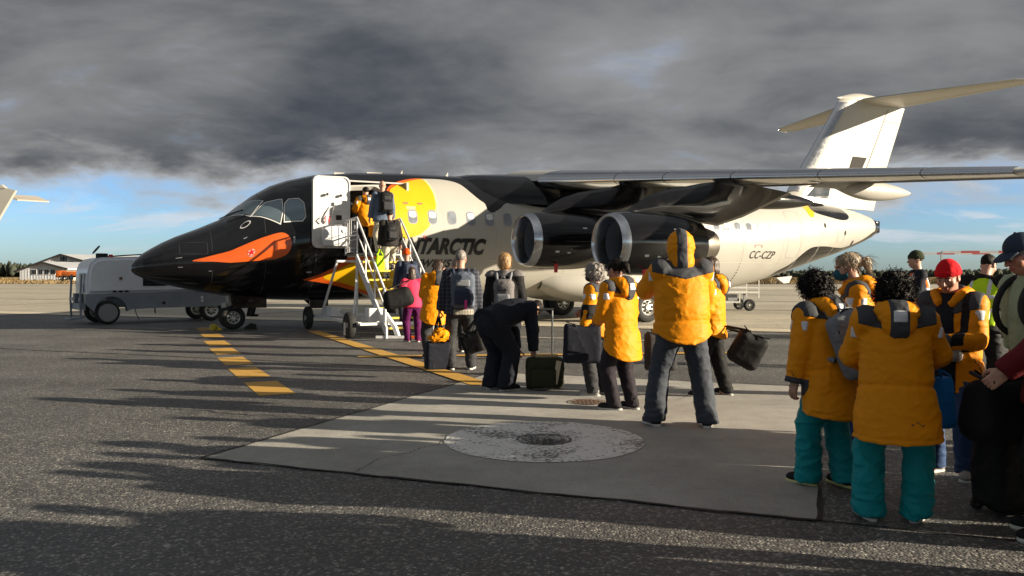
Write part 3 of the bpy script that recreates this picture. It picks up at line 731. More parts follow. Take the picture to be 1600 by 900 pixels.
# wings
def airfoil(n=14, t=.14, camber=.02):
    up = []; lo = []
    for i in range(n + 1):
        x = .5 * (1 - math.cos(math.pi * i / n)); yt = 5 * t * (.2969 * math.sqrt(x) - .126 * x - .3516 * x * x + .2843 * x ** 3 - .1036 * x ** 4); yc = camber * 4 * x * (1 - x)
        up.append((x, yc + yt)); lo.append((x, yc - yt))
    return up, lo
def wLE(p): return 10.1 + .326 * p
def wC(p): return 4.4 - .2252 * p
def wZ(p): return 4.22 - .0687 * p
def wsec(p, x, zc): return (wLE(p) + x * wC(p), wZ(p) + zc * wC(p))
PP_ = [0, 1.0, 1.8, 2.8, 3.6, 4.2, 4.8, 5.6, 6.4, 6.95, 7.6, 8.4, 9.4, 10.4, 11.6, 12.6, 13.0, 13.12]
def wing(side):
    V = []; F = []; mi = []; n = 14; T = []
    for p in PP_:
        tp = 1.0 if p < 13 else (.75 if p < 13.1 else .3)
        up, lo = airfoil(n, (.155 - .035 * p / 13.1) * tp)
        loop = up[::-1] + lo[1:-1]
        for x, z in loop: s, zz = wsec(p, x, z); V.append((s, side * p, zz))
    m = len(loop)
    for i in range(len(PP_) - 1):
        for k in range(m):
            l = (k + 1) % m; q = (i * m + k, (i + 1) * m + k, (i + 1) * m + l, i * m + l); F.append(q if side < 0 else q[::-1])
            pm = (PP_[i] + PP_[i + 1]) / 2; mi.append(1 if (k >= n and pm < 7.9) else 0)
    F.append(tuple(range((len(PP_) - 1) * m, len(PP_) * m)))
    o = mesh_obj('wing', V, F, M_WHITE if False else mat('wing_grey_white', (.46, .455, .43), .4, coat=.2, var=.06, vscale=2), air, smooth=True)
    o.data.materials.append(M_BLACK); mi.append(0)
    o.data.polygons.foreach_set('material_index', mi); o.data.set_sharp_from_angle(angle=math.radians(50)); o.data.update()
    # bright leading edge in sections
    ps = [1.55, 4.15, 5.6, 7.4, 9.4, 11.4, 12.95]
    for a, b in zip(ps, ps[1:]):
        V = []; F = []; seg = np.linspace(a + .012, b - .012, 8)
        for p in seg:
            up, lo = airfoil(24, .155 - .035 * p / 13.1); loop = up[:8][::-1] + lo[1:7]
            for x, z in loop:
                s, zz = wsec(p, x, z); k = .012; V.append((s - k * (1 - x * 4), side * p, zz + (k if z > .02 * 4 * x * (1 - x) else -k)))
        m = len(loop)
        for i in range(len(seg) - 1):
            for k in range(m - 1):
                q = (i * m + k, (i + 1) * m + k, (i + 1) * m + k + 1, i * m + k + 1); F.append(q if side < 0 else q[::-1])
        mesh_obj('leading_edge', V, F, M_METAL, o, smooth=True)
    # flaps and ailerons as separate slightly drooped panels
    for a, b in ((1.9, 5.0), (5.05, 8.9), (9.0, 12.7)):
        mb = MB(); V = []
        for p in (a, b):
            for x, z in ((.80, .036), (1.003, .0), (1.0, -.012), (.80, -.030)): s, zz = wsec(p, x, z); V.append((s, side * p, zz - .015))
        mb.add(V, [(0, 1, 5, 4), (1, 2, 6, 5), (2, 3, 7, 6), (3, 0, 4, 7), (0, 3, 2, 1), (4, 5, 6, 7)]); mb.build('flap', MATS['wing_grey_white'], o)
    return o
def pod(name, c, L_, r, m, parent, side, rz=1.0, blunt=.5, nose=.3, squash=1.0):
    """fairing pod: lathe along the station axis"""
    prof = []
    for i in range(17):
        t = i / 16
        rr = (math.sin(math.pi / 2 * min(1, t / nose)) if t < nose else math.cos(math.pi / 2 * (t - nose) / (1 - nose)) ** blunt)
        prof.append((t, max(rr, .01)))
    V = []; F = []; n = 16
    for t, rr in prof:
        for k in range(n):
            q = 2 * math.pi * k / n; V.append((c[0] + (t - .5) * L_, side * c[1] + r * rr * math.cos(q), c[2] + r * rz * rr * math.sin(q) * squash))
    for i in range(16):
        for k in range(n): l = (k + 1) % n; F.append((i * n + k, i * n + l, (i + 1) * n + l, (i + 1) * n + k))
    F += [tuple(range(n)), tuple(range(16 * n, 17 * n))[::-1]]
    return mesh_obj(name, V, F, m, parent, smooth=True)
def nacelle(side, p, s0, z):
    e = empty('engine'); e.parent = air; e.location = (0, 0, 0)
    M = Matrix.Translation((s0, side * p, z)) @ Matrix.Rotation(math.pi / 2, 4, 'Y')
    b = MB(); b.lathe([(.20, .682), (.16, .675), (.10, .66), (.03, .635), (0, .61), (.01, .59), (.06, .570), (.2, .548), (.34, .54)], M, 48); b.build('intake_lip', M_METAL, e, 60)
    b = MB(); b.lathe([(.34, .54), (.8, .535), (.82, .535)], M, 48); b.build('intake_duct', mat('duct_blue_grey', (.26, .30, .36), .45, .5), e, 60)
    b = MB(); b.lathe([(.20, .683), (.36, .702), (.6, .722), (1.1, .735), (1.5, .725), (1.95, .68), (2.25, .625), (2.45, .58), (2.45, .54), (2.0, .54)], M, 48); cw = b.build('cowl', M_BLACK, e, 40)
    b = MB(); b.lathe([(1.95, .52), (2.45, .48), (2.8, .40), (3.0, .34), (3.0, .30), (2.7, .30)], M, 40); b.build('exhaust_nozzle', M_SKINGREY, e, 40)
    b = MB(); b.lathe([(2.6, .27), (2.95, .20), (3.2, .06), (3.21, 0)], M, 24); b.build('exhaust_plug', M_SKINGREY, e, 40)
    b = MB(); b.lathe([(.45, .0), (.46, .03), (.55, .10), (.70, .17), (.78, .18)], M, 24); b.build('spinner', M_DARK, e, 40)
    for k in range(22):
        a = 2 * math.pi * k / 22; V = []
        for r, ch, tw in ((.17, .07, .5), (.34, .09, .8), (.53, .09, 1.1)):
            for q in (-1, 1):
                aa = a + q * ch * math.sin(tw) / r * .5; V.append(M @ Vector((r * math.cos(aa), r * math.sin(aa), .72 + q * ch * .5 * math.cos(tw))))
        mesh_obj('fan_blade', V, [(0, 1, 3, 2), (2, 3, 5, 4)], mat('fan_blade', (.16, .17, .18), .4, .8), e)
    b = MB(); b.lathe([(.84, 0), (.84, .535)], M, 32); b.build('fan_backing', M_DARK, e)
    # pylon arching up to the wing
    dz = z - 2.26; ds = s0 - 8.60
    top = [(9.05, 2.92), (9.35, 3.14), (9.75, 3.36), (10.25, 3.52), (10.8, 3.62), (11.3, 3.72)]
    le_s, le_z = wLE(p), wZ(p)
    topL = [(s + ds, zz + dz) for s, zz in top] + [(le_s + .35, le_z - .06)]
    botL = [(9.05 + ds, 2.80 + dz), (9.6 + ds, 2.86 + dz), (10.3 + ds, 2.86 + dz), (11.0 + ds, 2.80 + dz), (11.8 + ds, 2.72 + dz), (12.6 + ds, 2.95 + dz), (le_s + 2.6, le_z - .28)]
    V = []; F = []; n = 8; N_ = len(topL)
    for i in range(N_):
        (s1, z1), (s2, z2) = topL[i], botL[i]; w = .05 + .085 * min(1, i / 2.0)
        for k in range(n):
            a = 2 * math.pi * k / n; u = .5 + .5 * math.sin(a)
            u2 = .5 + math.copysign(abs(math.sin(a)) ** .6, math.sin(a)) * .5; V.append((s2 + (s1 - s2) * u2, side * p + w * math.copysign(abs(math.cos(a)) ** .6, math.cos(a)), z2 + (z1 - z2) * u2))
    for i in range(N_ - 1):
        for k in range(n): l = (k + 1) % n; F.append((i * n + k, i * n + l, (i + 1) * n + l, (i + 1) * n + k))
    F += [tuple(range(n)), tuple(range((N_ - 1) * n, N_ * n))[::-1]]
    mesh_obj('pylon', V, F, M_BLACK, e, smooth=True)
    def on_cowl(ax, ang, off=.005):
        r = np.interp(ax, (.36, .6, 1.1, 1.5, 1.95, 2.25), (.702, .722, .735, .725, .68, .625)) + off; return M @ Vector((r * math.sin(ang), side * r * math.cos(ang), ax)) if False else Vector((s0 + ax, side * (p + r * math.cos(ang)), z + r * math.sin(ang)))
    def decal(ax, ang, w, h_, m):
        V = []
        for i in range(4):
            for j in range(3): V.append(on_cowl(ax + w * (i / 3 - .5), ang + h_ / .73 * (j / 2 - .5)))
        mesh_obj('stencil', V, [(i * 3 + j, i * 3 + j + 1, i * 3 + j + 4, i * 3 + j + 3) for i in range(3) for j in range(2)], m, cw)
    decal(.62, -.42, .11, .05, M_WPNL); decal(.95, -.45, .09, .04, M_WPNL); decal(1.42, .42, .13, .035, M_WPNL); decal(1.65, -.95, .10, .03, M_WPNL); decal(1.0, -.32, .02, .03, M_GREYP)
    for ang, ax0, ax1 in ((-.05, .8, 2.0), (.28, .8, 1.8)):
        V = [on_cowl(ax, ang + q, .003) for ax in np.linspace(ax0, ax1, 12) for q in (-.006, .006)]
        mesh_obj('cowl_seam', V, [(2 * i, 2 * i + 2, 2 * i + 3, 2 * i + 1) for i in range(11)], M_BLINE, cw)
    q = on_cowl(.72, -.95, .0); b = MB(); w = .07
    V = [q + Vector((-.05, side * .01, 0)), q + Vector((.05, side * .01, 0)), q + Vector((.01, side * .05, -.22)), q + Vector((-.09, side * .05, -.22))]
    b.add([v for v in V] + [v + Vector((0, side * .008, 0)) for v in V], [(0, 1, 2, 3), (7, 6, 5, 4), (0, 4, 5, 1), (1, 5, 6, 2), (2, 6, 7, 3), (3, 7, 4, 0)]); b.build('safety_streamer', M_RED, e)
    return e
for side in (-1, 1):
    wing(side)
    nacelle(side, 4.2, 8.66, 2.27); nacelle(side, 6.95, 9.30, 2.12)
    for p, m, L_, r, zz in ((3.1, M_BLACK, 3.4, .20, 3.66), (5.75, M_BLACK, 3.7, .22, 3.42), (8.95, M_WHITE, 2.7, .20, 3.38)):
        pod('flap_track_fairing', (15.35 if p < 8 else 15.55, p, zz), L_, r, m, air, side, 1.15, .75, .45)
        b = MB(); b.prism([(13.4, zz), (15.3, zz), (wLE(p) + wC(p) * .9, wZ(p) + .0), (wLE(p) + wC(p) * .35, wZ(p) - .1)], side * p - .07, side * p + .07); b.build('fairing_web', m, air)
    b = MB(); b.lathe([(0, 0), (.02, .05), (.12, .07), (.26, .05), (.3, 0)], Matrix.Translation((14.42, side * 13.12, 3.34)) @ Matrix.Rotation(math.pi / 2, 4, 'Y'), 12)
    b.build('navigation_light', mat('red_lamp', (.6, .02, .02), .2) if side < 0 else mat('green_lamp', (.02, .4, .1), .2), air, 60)
# centre fairing over the body
V = []; F = []; n = 24; st = np.linspace(8.6, 17.2, 24)
for s in st:
    k = max(0.0, math.sin(math.pi * (s - 8.6) / 8.6)) ** .55
    for i in range(n + 1):
        a = math.pi * i / n; w = 1.02 + .86 * k; V.append((s, -w * math.cos(a) * 1.0, 3.42 + (.86 + .19 * k) * math.sin(a) ** .75))
for i in range(len(st) - 1):
    for k in range(n): F.append((i * (n + 1) + k, (i + 1) * (n + 1) + k, (i + 1) * (n + 1) + k + 1, i * (n + 1) + k + 1))
mesh_obj('wing_body_fairing', V, F, M_BLACK, air, smooth=True)
patch('landing_light', [(10.0 + a, 3.78 + b) for a, b in rrect(.17, .09, .03)], .17, M_GREYP, air, skin_z, 1, 1)
# fin, tailplane
def slab_air(name, secs, m, parent, thick, vertical):
    """lofted thin airfoil; secs: (offset, LE s, TE s, other axis)"""
    V = []; F = []
    for off, le, te, z in secs:
        up, lo = airfoil(8, thick, 0); loop = up[::-1] + lo[1:-1]
        for x, t in loop:
            s = le + (te - le) * x; tt = t * (te - le); V.append((s, tt, z) if vertical else (s, off, z + tt))
    k0 = len(loop)
    for i in range(len(secs) - 1):
        for k in range(k0): l = (k + 1) % k0; F.append((i * k0 + k, i * k0 + l, (i + 1) * k0 + l, (i + 1) * k0 + k))
    F += [tuple(range(k0))[::-1], tuple(range((len(secs) - 1) * k0, len(secs) * k0))]
    o = mesh_obj(name, V, F, m, parent, smooth=True)
    bm = bmesh.new(); bm.from_mesh(o.data); bmesh.ops.recalc_face_normals(bm, faces=bm.faces); bm.to_mesh(o.data); bm.free(); o.data.set_sharp_from_angle(angle=math.radians(45)); return o
fin = slab_air('fin', [(0, 20.9, 26.80, 3.95), (0, 21.95, 26.92, 4.3), (0, 22.75, 27.42, 5.4), (0, 24.84, 28.62, 8.16)], M_WHITE, air, .10, True)
V = []; F = []
for z in np.linspace(4.5, 8.05, 10):
    le = np.interp(z, (4.3, 5.4, 8.16), (21.95, 22.75, 24.84)); te = np.interp(z, (4.3, 5.4, 8.16), (26.92, 27.42, 28.62)); up, lo = airfoil(30, .10, 0); loop = up[:7][::-1] + lo[1:7]
    for x, t in loop: V.append((le + (te - le) * x - .012, t * (te - le) * 1.06, z))
k0 = len(loop)
for i in range(9):
    for k in range(k0 - 1): F.append((i * k0 + k, i * k0 + k + 1, (i + 1) * k0 + k + 1, (i + 1) * k0 + k))
mesh_obj('fin_leading_edge', V, F, M_METAL, fin, smooth=True)
M_FINL = mat('rudder_gap_line', (.14, .137, .13), .8, spec=.1); M_FINM = mat('dark_grey_marking', (.05, .048, .046), .8, spec=.1)
def fin_pt(x, z, side, off=.012):
    le = np.interp(z, (3.95, 4.3, 5.4, 8.16), (20.9, 21.95, 22.75, 24.84)); te = np.interp(z, (3.95, 4.3, 5.4, 8.16), (26.8, 26.92, 27.42, 28.62)); t = .10
    yt = 5 * t * (.2969 * math.sqrt(x) - .126 * x - .3516 * x * x + .2843 * x ** 3 - .1036 * x ** 4) * (te - le); return (le + (te - le) * x, side * (yt + off), z)
for side in (-1, 1):
    for nm, q, m, off in (('rudder_gap', [(.715, 4.4), (.722, 4.4), (.722, 8.0), (.715, 8.0)], M_FINL, .010), ('rudder_gap', [(.72, 7.50), (.99, 7.50), (.99, 7.515), (.72, 7.515)], M_FINL, .010),
                     ('grey_marking', [(.50, 5.45), (.66, 5.45), (.67, 5.98), (.48, 5.98)], M_FINM, .012),
                     ('grey_marking', [(.16, 4.15), (.42, 4.12), (.36, 4.9), (.26, 5.2)], M_BLACK, .013)):
        V = []; kx = 6
        (a, b, c, d) = q
        for i in range(kx + 1):
            t = i / kx
            for (u0, u1) in ((a, d), (b, c)): V.append(fin_pt(u0[0] + (u1[0] - u0[0]) * t, u0[1] + (u1[1] - u0[1]) * t, side, off))
        mesh_obj(nm, V, [(2 * i, 2 * i + 1, 2 * i + 3, 2 * i + 2) for i in range(kx)], m, fin)
pod('tail_bullet', (26.55, 0, 8.22), 3.7, .22, M_WHITE, fin, 1, 1.25, .8, .35)
for side in (-1, 1):
    tp = slab_air('tailplane', [(side * .12, 25.75, 28.55, 8.20), (side * 2.8, 26.45, 28.40, 8.13), (side * 5.3, 27.10, 28.25, 8.06), (side * 5.55, 27.45, 28.2, 8.055)], M_WHITE, air, .09, False)
    V = [];  # elevator gap
    for yy in (.4, 5.2):
        le = np.interp(yy, (.12, 5.3), (25.75, 27.10)); te = np.interp(yy, (.12, 5.3), (28.55, 28.25)); zz = np.interp(yy, (.12, 5.3), (8.2, 8.06))
        for x in (.70, .712): V.append((le + (te - le) * x, side * yy, zz - .034 * (te - le) - .004))
    mesh_obj('elevator_gap', V, [(0, 1, 3, 2)], M_LINE, tp)
    b = MB(); b.tube([(27.3, side * 5.57, 8.05), (27.9, side * 5.6, 8.0)], [.03, .045], 8); b.build('tip_light', M_METAL, tp)
# airbrake split at the tail cone
b = MB(); b.box((26.85, 0, 3.30), (.16, .15, .24), bev=.05); b.build('airbrake', M_BLACK, air, 40)
b = MB(); b.prism([(20.55, 1.30), (21.3, 1.36), (21.15, 1.12), (20.9, 1.10)], -1.0, -.86); b.build('drain_mast', M_WHITE, air)
# gear sponsons, gear
for side in (-1, 1):
    V = []; F = []; st = np.linspace(10.9, 16.6, 22); n = 18
    for s in st:
        k = max(0.0, math.sin(math.pi * ((s - 10.9) / 5.7) ** .9)) ** .7
        for i in range(n):
            a = 2 * math.pi * i / n; V.append((s, side * (1.02 + (.25 + .62 * k) * math.cos(a)), 1.17 - .05 * k + (.18 + .44 * k) * math.sin(a)))
    for i in range(len(st) - 1):
        for k in range(n): l = (k + 1) % n; F.append((i * n + k, i * n + l, (i + 1) * n + l, (i + 1) * n + k) if side > 0 else (i * n + l, i * n + k, (i + 1) * n + k, (i + 1) * n + l))
    mesh_obj('gear_fairing', V, F, M_WHITE, air, smooth=True)
def wheel(name, c, r, w, parent, hubr=.55, axis='Y'):
    e = MB(); M = Matrix.Translation(c) @ (Matrix.Rotation(math.pi / 2, 4, 'X') if axis == 'Y' else Matrix.Rotation(math.pi / 2, 4, 'Y'))
    h = w / 2
    e.lathe([(-h * .8, r * hubr), (-h, r * (hubr + .1)), (-h, r * .82), (-h * .78, r * .95), (-h * .4, r), (h * .4, r), (h * .78, r * .95), (h, r * .82), (h, r * (hubr + .1)), (h * .8, r * hubr)], M, 28)
    t = e.build(name, M_TYRE, parent, 35)
    b = MB(); b.lathe([(-h * .7, 0), (-h * .85, r * .18), (-h * .55, r * .25), (-h * .5, r * .42), (-h * .85, r * hubr * 1.0), (h * .85, r * hubr * 1.0), (h * .5, r * .42), (h * .55, r * .25), (h * .85, r * .18), (h * .7, 0)], M, 28); hb = b.build('hub', M_HUB, t, 35)
    b = MB()
    for k in range(8):
        a = 2 * math.pi * k / 8
        for q in (-1, 1):
            cc = M @ Vector((r * .34 * math.cos(a), r * .34 * math.sin(a), q * h * .56)); b.box(cc, (.02 * r / .3,) * 3)
    b.build('hub_bolts', M_DARK, hb)
    return t
def nose_gear():
    g = empty('nose_gear'); g.parent = air
    for y in (-.19, .19): wheel('wheel', (2.37, y, .305), .305, .18, g)
    b = MB(); b.tube([(2.37, -.26, .305), (2.37, .26, .305)], .05, 10); b.tube([(2.37, 0, .305), (2.30, 0, .62), (2.26, 0, 1.1)], [.05, .065, .085], 12); b.tube([(2.33, 0, .5), (2.75, 0, 1.0)], .035, 8); b.tube([(2.5, 0, .33), (2.62, 0, .5), (2.42, 0, .66)], .022, 8); b.build('strut', M_STRUT, g, 50)
    b = MB(); b.box((2.18, -.06, .62), (.05, .05, .06)); b.box((2.18, .06, .62), (.05, .05, .06)); b.build('taxi_light', M_HUB, g)
    for y in (-.42, .42):
        b = MB(); b.box((2.75, y, .72), (.42, .012, .17)); b.build('gear_door', M_BLACK, g)
nose_gear()
for side in (-1, 1):
    g = empty('main_gear'); g.parent = air
    for y in (2.16, 2.62): wheel('wheel', (13.66, side * y, .46), .46, .30, g)
    b = MB(); b.tube([(13.66, side * 2.0, .46), (13.66, side * 2.75, .46)], .07, 10); b.tube([(13.66, side * 2.38, .46), (13.6, side * 1.9, 1.1), (13.5, side * 1.3, 1.3)], [.09, .10, .10], 12); b.tube([(13.66, side * 2.3, .6), (14.4, side * 1.4, 1.2)], .04, 8); b.build('strut', M_STRUT, g, 50)
    b = MB(); b.box((13.6, side * 2.35, .98), (.45, .30, .03), rotx(side * -.35), bev=.01); b.build('gear_door', M_WHITE, g)
# aerials and lamps on the crown
for s, h_, l in ((5.2, .04, .30), (6.2, .03, .45), (7.0, .10, .08), (8.4, .11, .10), (12.6, .14, .22)):
    z0 = float(fprof(np.float64(s))[0]) + (.0 if s < 9 else .28); b = MB(); b.prism([(s - l / 2, z0 - .02), (s + l / 2, z0 - .02), (s + l / 2, z0 + h_), (s - l / 2 + h_ * .7, z0 + h_)], -.02, .02); b.build('aerial', M_WHITE, air)
b = MB(); b.lathe([(0, .07), (.06, .065), (.12, .03), (.13, 0)], Matrix.Translation((10.6, 0, 4.40)), 12); b.build('beacon', MATS['red_lamp'], air, 60)
b = MB(); b.box((4.6, -.15, .62), (.25, .02, .12)); b.prism([(4.3, .72), (4.9, .72), (4.85, .5), (4.55, .5)], .3, .34); b.build('belly_aerial', M_BLACK, air)
# chocks under the nose wheel
for dx, m, lab in ((-.42, mat('yellow_chock', (.62, .45, .02), .6), 'yellow wheel chock in front of the nose wheel'), (.42, mat('black_chock', (.02, .02, .02), .8), 'black wheel chock behind the nose wheel')):
    c = Matrix.Rotation(AIR_TH, 3, 'Z') @ Vector((2.37 + dx, -.22, 0)); t = empty('wheel_chock', (AIR_X + c.x, AIR_Y + c.y, 0.0), AIR_TH); tag(t, lab, 'chock')
    k = -1 if dx > 0 else 1
    b = MB(); b.prism([(-.14 * k, 0), (.14 * k, 0), (.10 * k, .05), (-.04 * k, .15), (-.12 * k, .13)], -.16, .16); b.build('wedge', m, t); b = MB(); b.tube([(-.02 * k, -.17, .10), (-.02 * k, -.26, .05), (-.1 * k, -.4, .012)], .012, 6); b.build('rope', MATS['black_lettering'], t)
# ------------------------------------------------------------------ boarding stairs
def air_to_world(s, p, z=0.0):
    c = Matrix.Rotation(AIR_TH, 3, 'Z') @ Vector((s, -p, z)); return Vector((AIR_X + c.x, AIR_Y + c.y, z))
M_STAIR = mat('white_steel_paint', (.66, .67, .68), .45, var=.14, vscale=7, bump=.1, bscale=30)
M_TREAD = mat('tread_plate', (.30, .31, .32), .5, .5, var=.2, vscale=10, bump=.5, bscale=120)
def stairs():
    o = air_to_world(5.35, 1.9); t = empty('boarding_stairs', o, AIR_TH); tag(t, 'white wheeled boarding stairs set against the open front door', 'stairs')
    L_, R_ = -.55, .55                                   # rails, along the body; d = distance out from it
    P = lambda a, d, z: (a, -d, z)
    b = MB(); b.box(P(0, .55, 1.90), (.56, .55, .02)); b.build('platform', M_TREAD, t)
    zs = lambda d: 1.92 - (d - 1.1) * .84
    n = 8
    for i in range(n):
        d = 1.1 + .24 * (i + .6); b = MB(); b.box(P(0, d, 1.92 - .212 * (i + 1)), (.50, .135, .016), bev=.006); st = b.build('step', M_TREAD, t)
        b = MB(); b.box(P(0, d + .137, 1.92 - .212 * (i + 1) + .002), (.50, .006, .022)); b.build('step_nosing', mat('yellow_nosing', (.62, .45, .04), .6), st)
    for a in (L_, R_):
        s = MB(); V = [P(a - .02, 1.05, 1.92), P(a - .02, 1.05, 1.66), P(a - .02, 3.25, .0 + .02), P(a - .02, 3.25, .26)]
        V2 = [(v[0] + .04, v[1], v[2]) for v in V]; s.add(V + V2, [(0, 1, 2, 3), (7, 6, 5, 4), (0, 4, 5, 1), (1, 5, 6, 2), (2, 6, 7, 3), (3, 7, 4, 0)]); s.build('stringer', M_STAIR, t)
        h = MB(); h.tube([P(a, .12, 1.92), P(a, .12, 2.76), P(a, 1.08, 2.78), P(a, 3.1, 1.08), P(a, 3.16, .98), P(a, 3.12, .3)], .026, 8); h.build('handrail', M_STAIR, t, 60)
        h = MB(); h.tube([P(a, 1.1, 2.40), P(a, 3.1, .70)], .018, 8); h.tube([P(a, .12, 2.36), P(a, 1.08, 2.36)], .018, 8); h.build('mid_rail', M_STAIR, t, 60)
        for d in (1.09, 1.75, 2.42, 3.06):
            h = MB(); h.tube([P(a, d, zs(d) - .12), P(a, d, zs(d) + .86)], .020, 8); h.build('rail_post', M_STAIR, t, 60)
        g = MB()
        for k in range(7): g.tube([P(a, .15 + k * .15, 1.95), P(a, .15 + k * .15, 2.75)], .008, 5)
        for k in range(3): g.tube([P(a, .13, 2.05 + k * .2), P(a, 1.07, 2.05 + k * .2)], .008, 5)
        g.build('guard_bars', M_STAIR, t)
        h = MB(); h.tube([P(a, 1.06, 1.86), P(a, 1.06, .34)], .034, 4); h.build('upright', M_STAIR, t)
    # chassis
    for a in (-1.08, .92):
        h = MB(); h.tube([P(a, -1.35, .34), P(a, 3.0, .34)], .045, 4); h.build('chassis_beam', M_STAIR, t)
        h = MB(); h.tube([P(a * .92, .95, 1.74), P(a, -.25, .36)], .032, 4); h.build('brace_leg', M_STAIR, t)
        h = MB(); h.tube([P(a, 2.5, .36), P(.55 if a > 0 else -.55, 1.06, 1.5)], .022, 4); h.build('brace_leg', M_STAIR, t)
    for d in (-1.35, -.2, 1.06, 2.3, 3.0):
        h = MB(); h.tube([P(-1.08, d, .33), P(.92, d, .33)], .04, 4); h.build('cross_beam', M_STAIR, t)
    h = MB(); h.tube([P(-1.0, .95, 1.73), P(.9, .95, 1.73)], .035, 4); h.build('cross_beam', M_STAIR, t)
    for (a0, d0, a1, d1) in ((-1.08, -.2, .92, 1.06), (.92, 1.06, -.5, 2.3), (.92, 1.4, .1, 2.9)):
        h = MB(); h.tube([P(a0, d0, .36), P(a1, d1, .36)], .022, 4); h.build('cross_beam', M_STAIR, t)
    h = MB(); h.box(P(-.9, .1, .50), (.10, .34, .12), bev=.01); h.build('tool_box', M_STAIR, t)
    h = MB(); h.box(P(-.62, 2.55, .50), (.16, .16, .16), bev=.02); h.tube([P(-.5, 3.0, .55), P(-.35, 3.2, .25), P(-.3, 3.25, .06)], .06, 4); h.build('jack_leg', M_STAIR, t)
    h = MB(); h.tube([P(-.75, 3.1, .05), P(-.1, 3.45, .05)], .04, 4); h.build('outrigger', M_STAIR, t)
    h = MB(); h.tube([P(-.1, 3.45, .05), P(.05, 3.53, .05)], .042, 4); h.build('outrigger_tip', M_ORANGE, t)
    for a, d in ((-1.2, -1.1), (1.04, -1.1), (-1.2, 2.62), (1.04, 2.62)):
        wheel('wheel', P(a, d, .29), .29, .17, t, .45, 'X')
        h = MB(); h.tube([P(a, d, .29), P(a + (.12 if a < 0 else -.12), d, .34)], .05, 6); h.build('stub_axle', M_STAIR, t)
    h = MB(); h.box(P(-1.305, 2.62, .22), (.012, .04, .14)); h.build('valve_guard', M_STAIR, t)
    h = MB(); h.box(P(0, .02, 1.93), (.55, .05, .05), bev=.03); h.build('bumper', M_TYRE, t)
stairs()

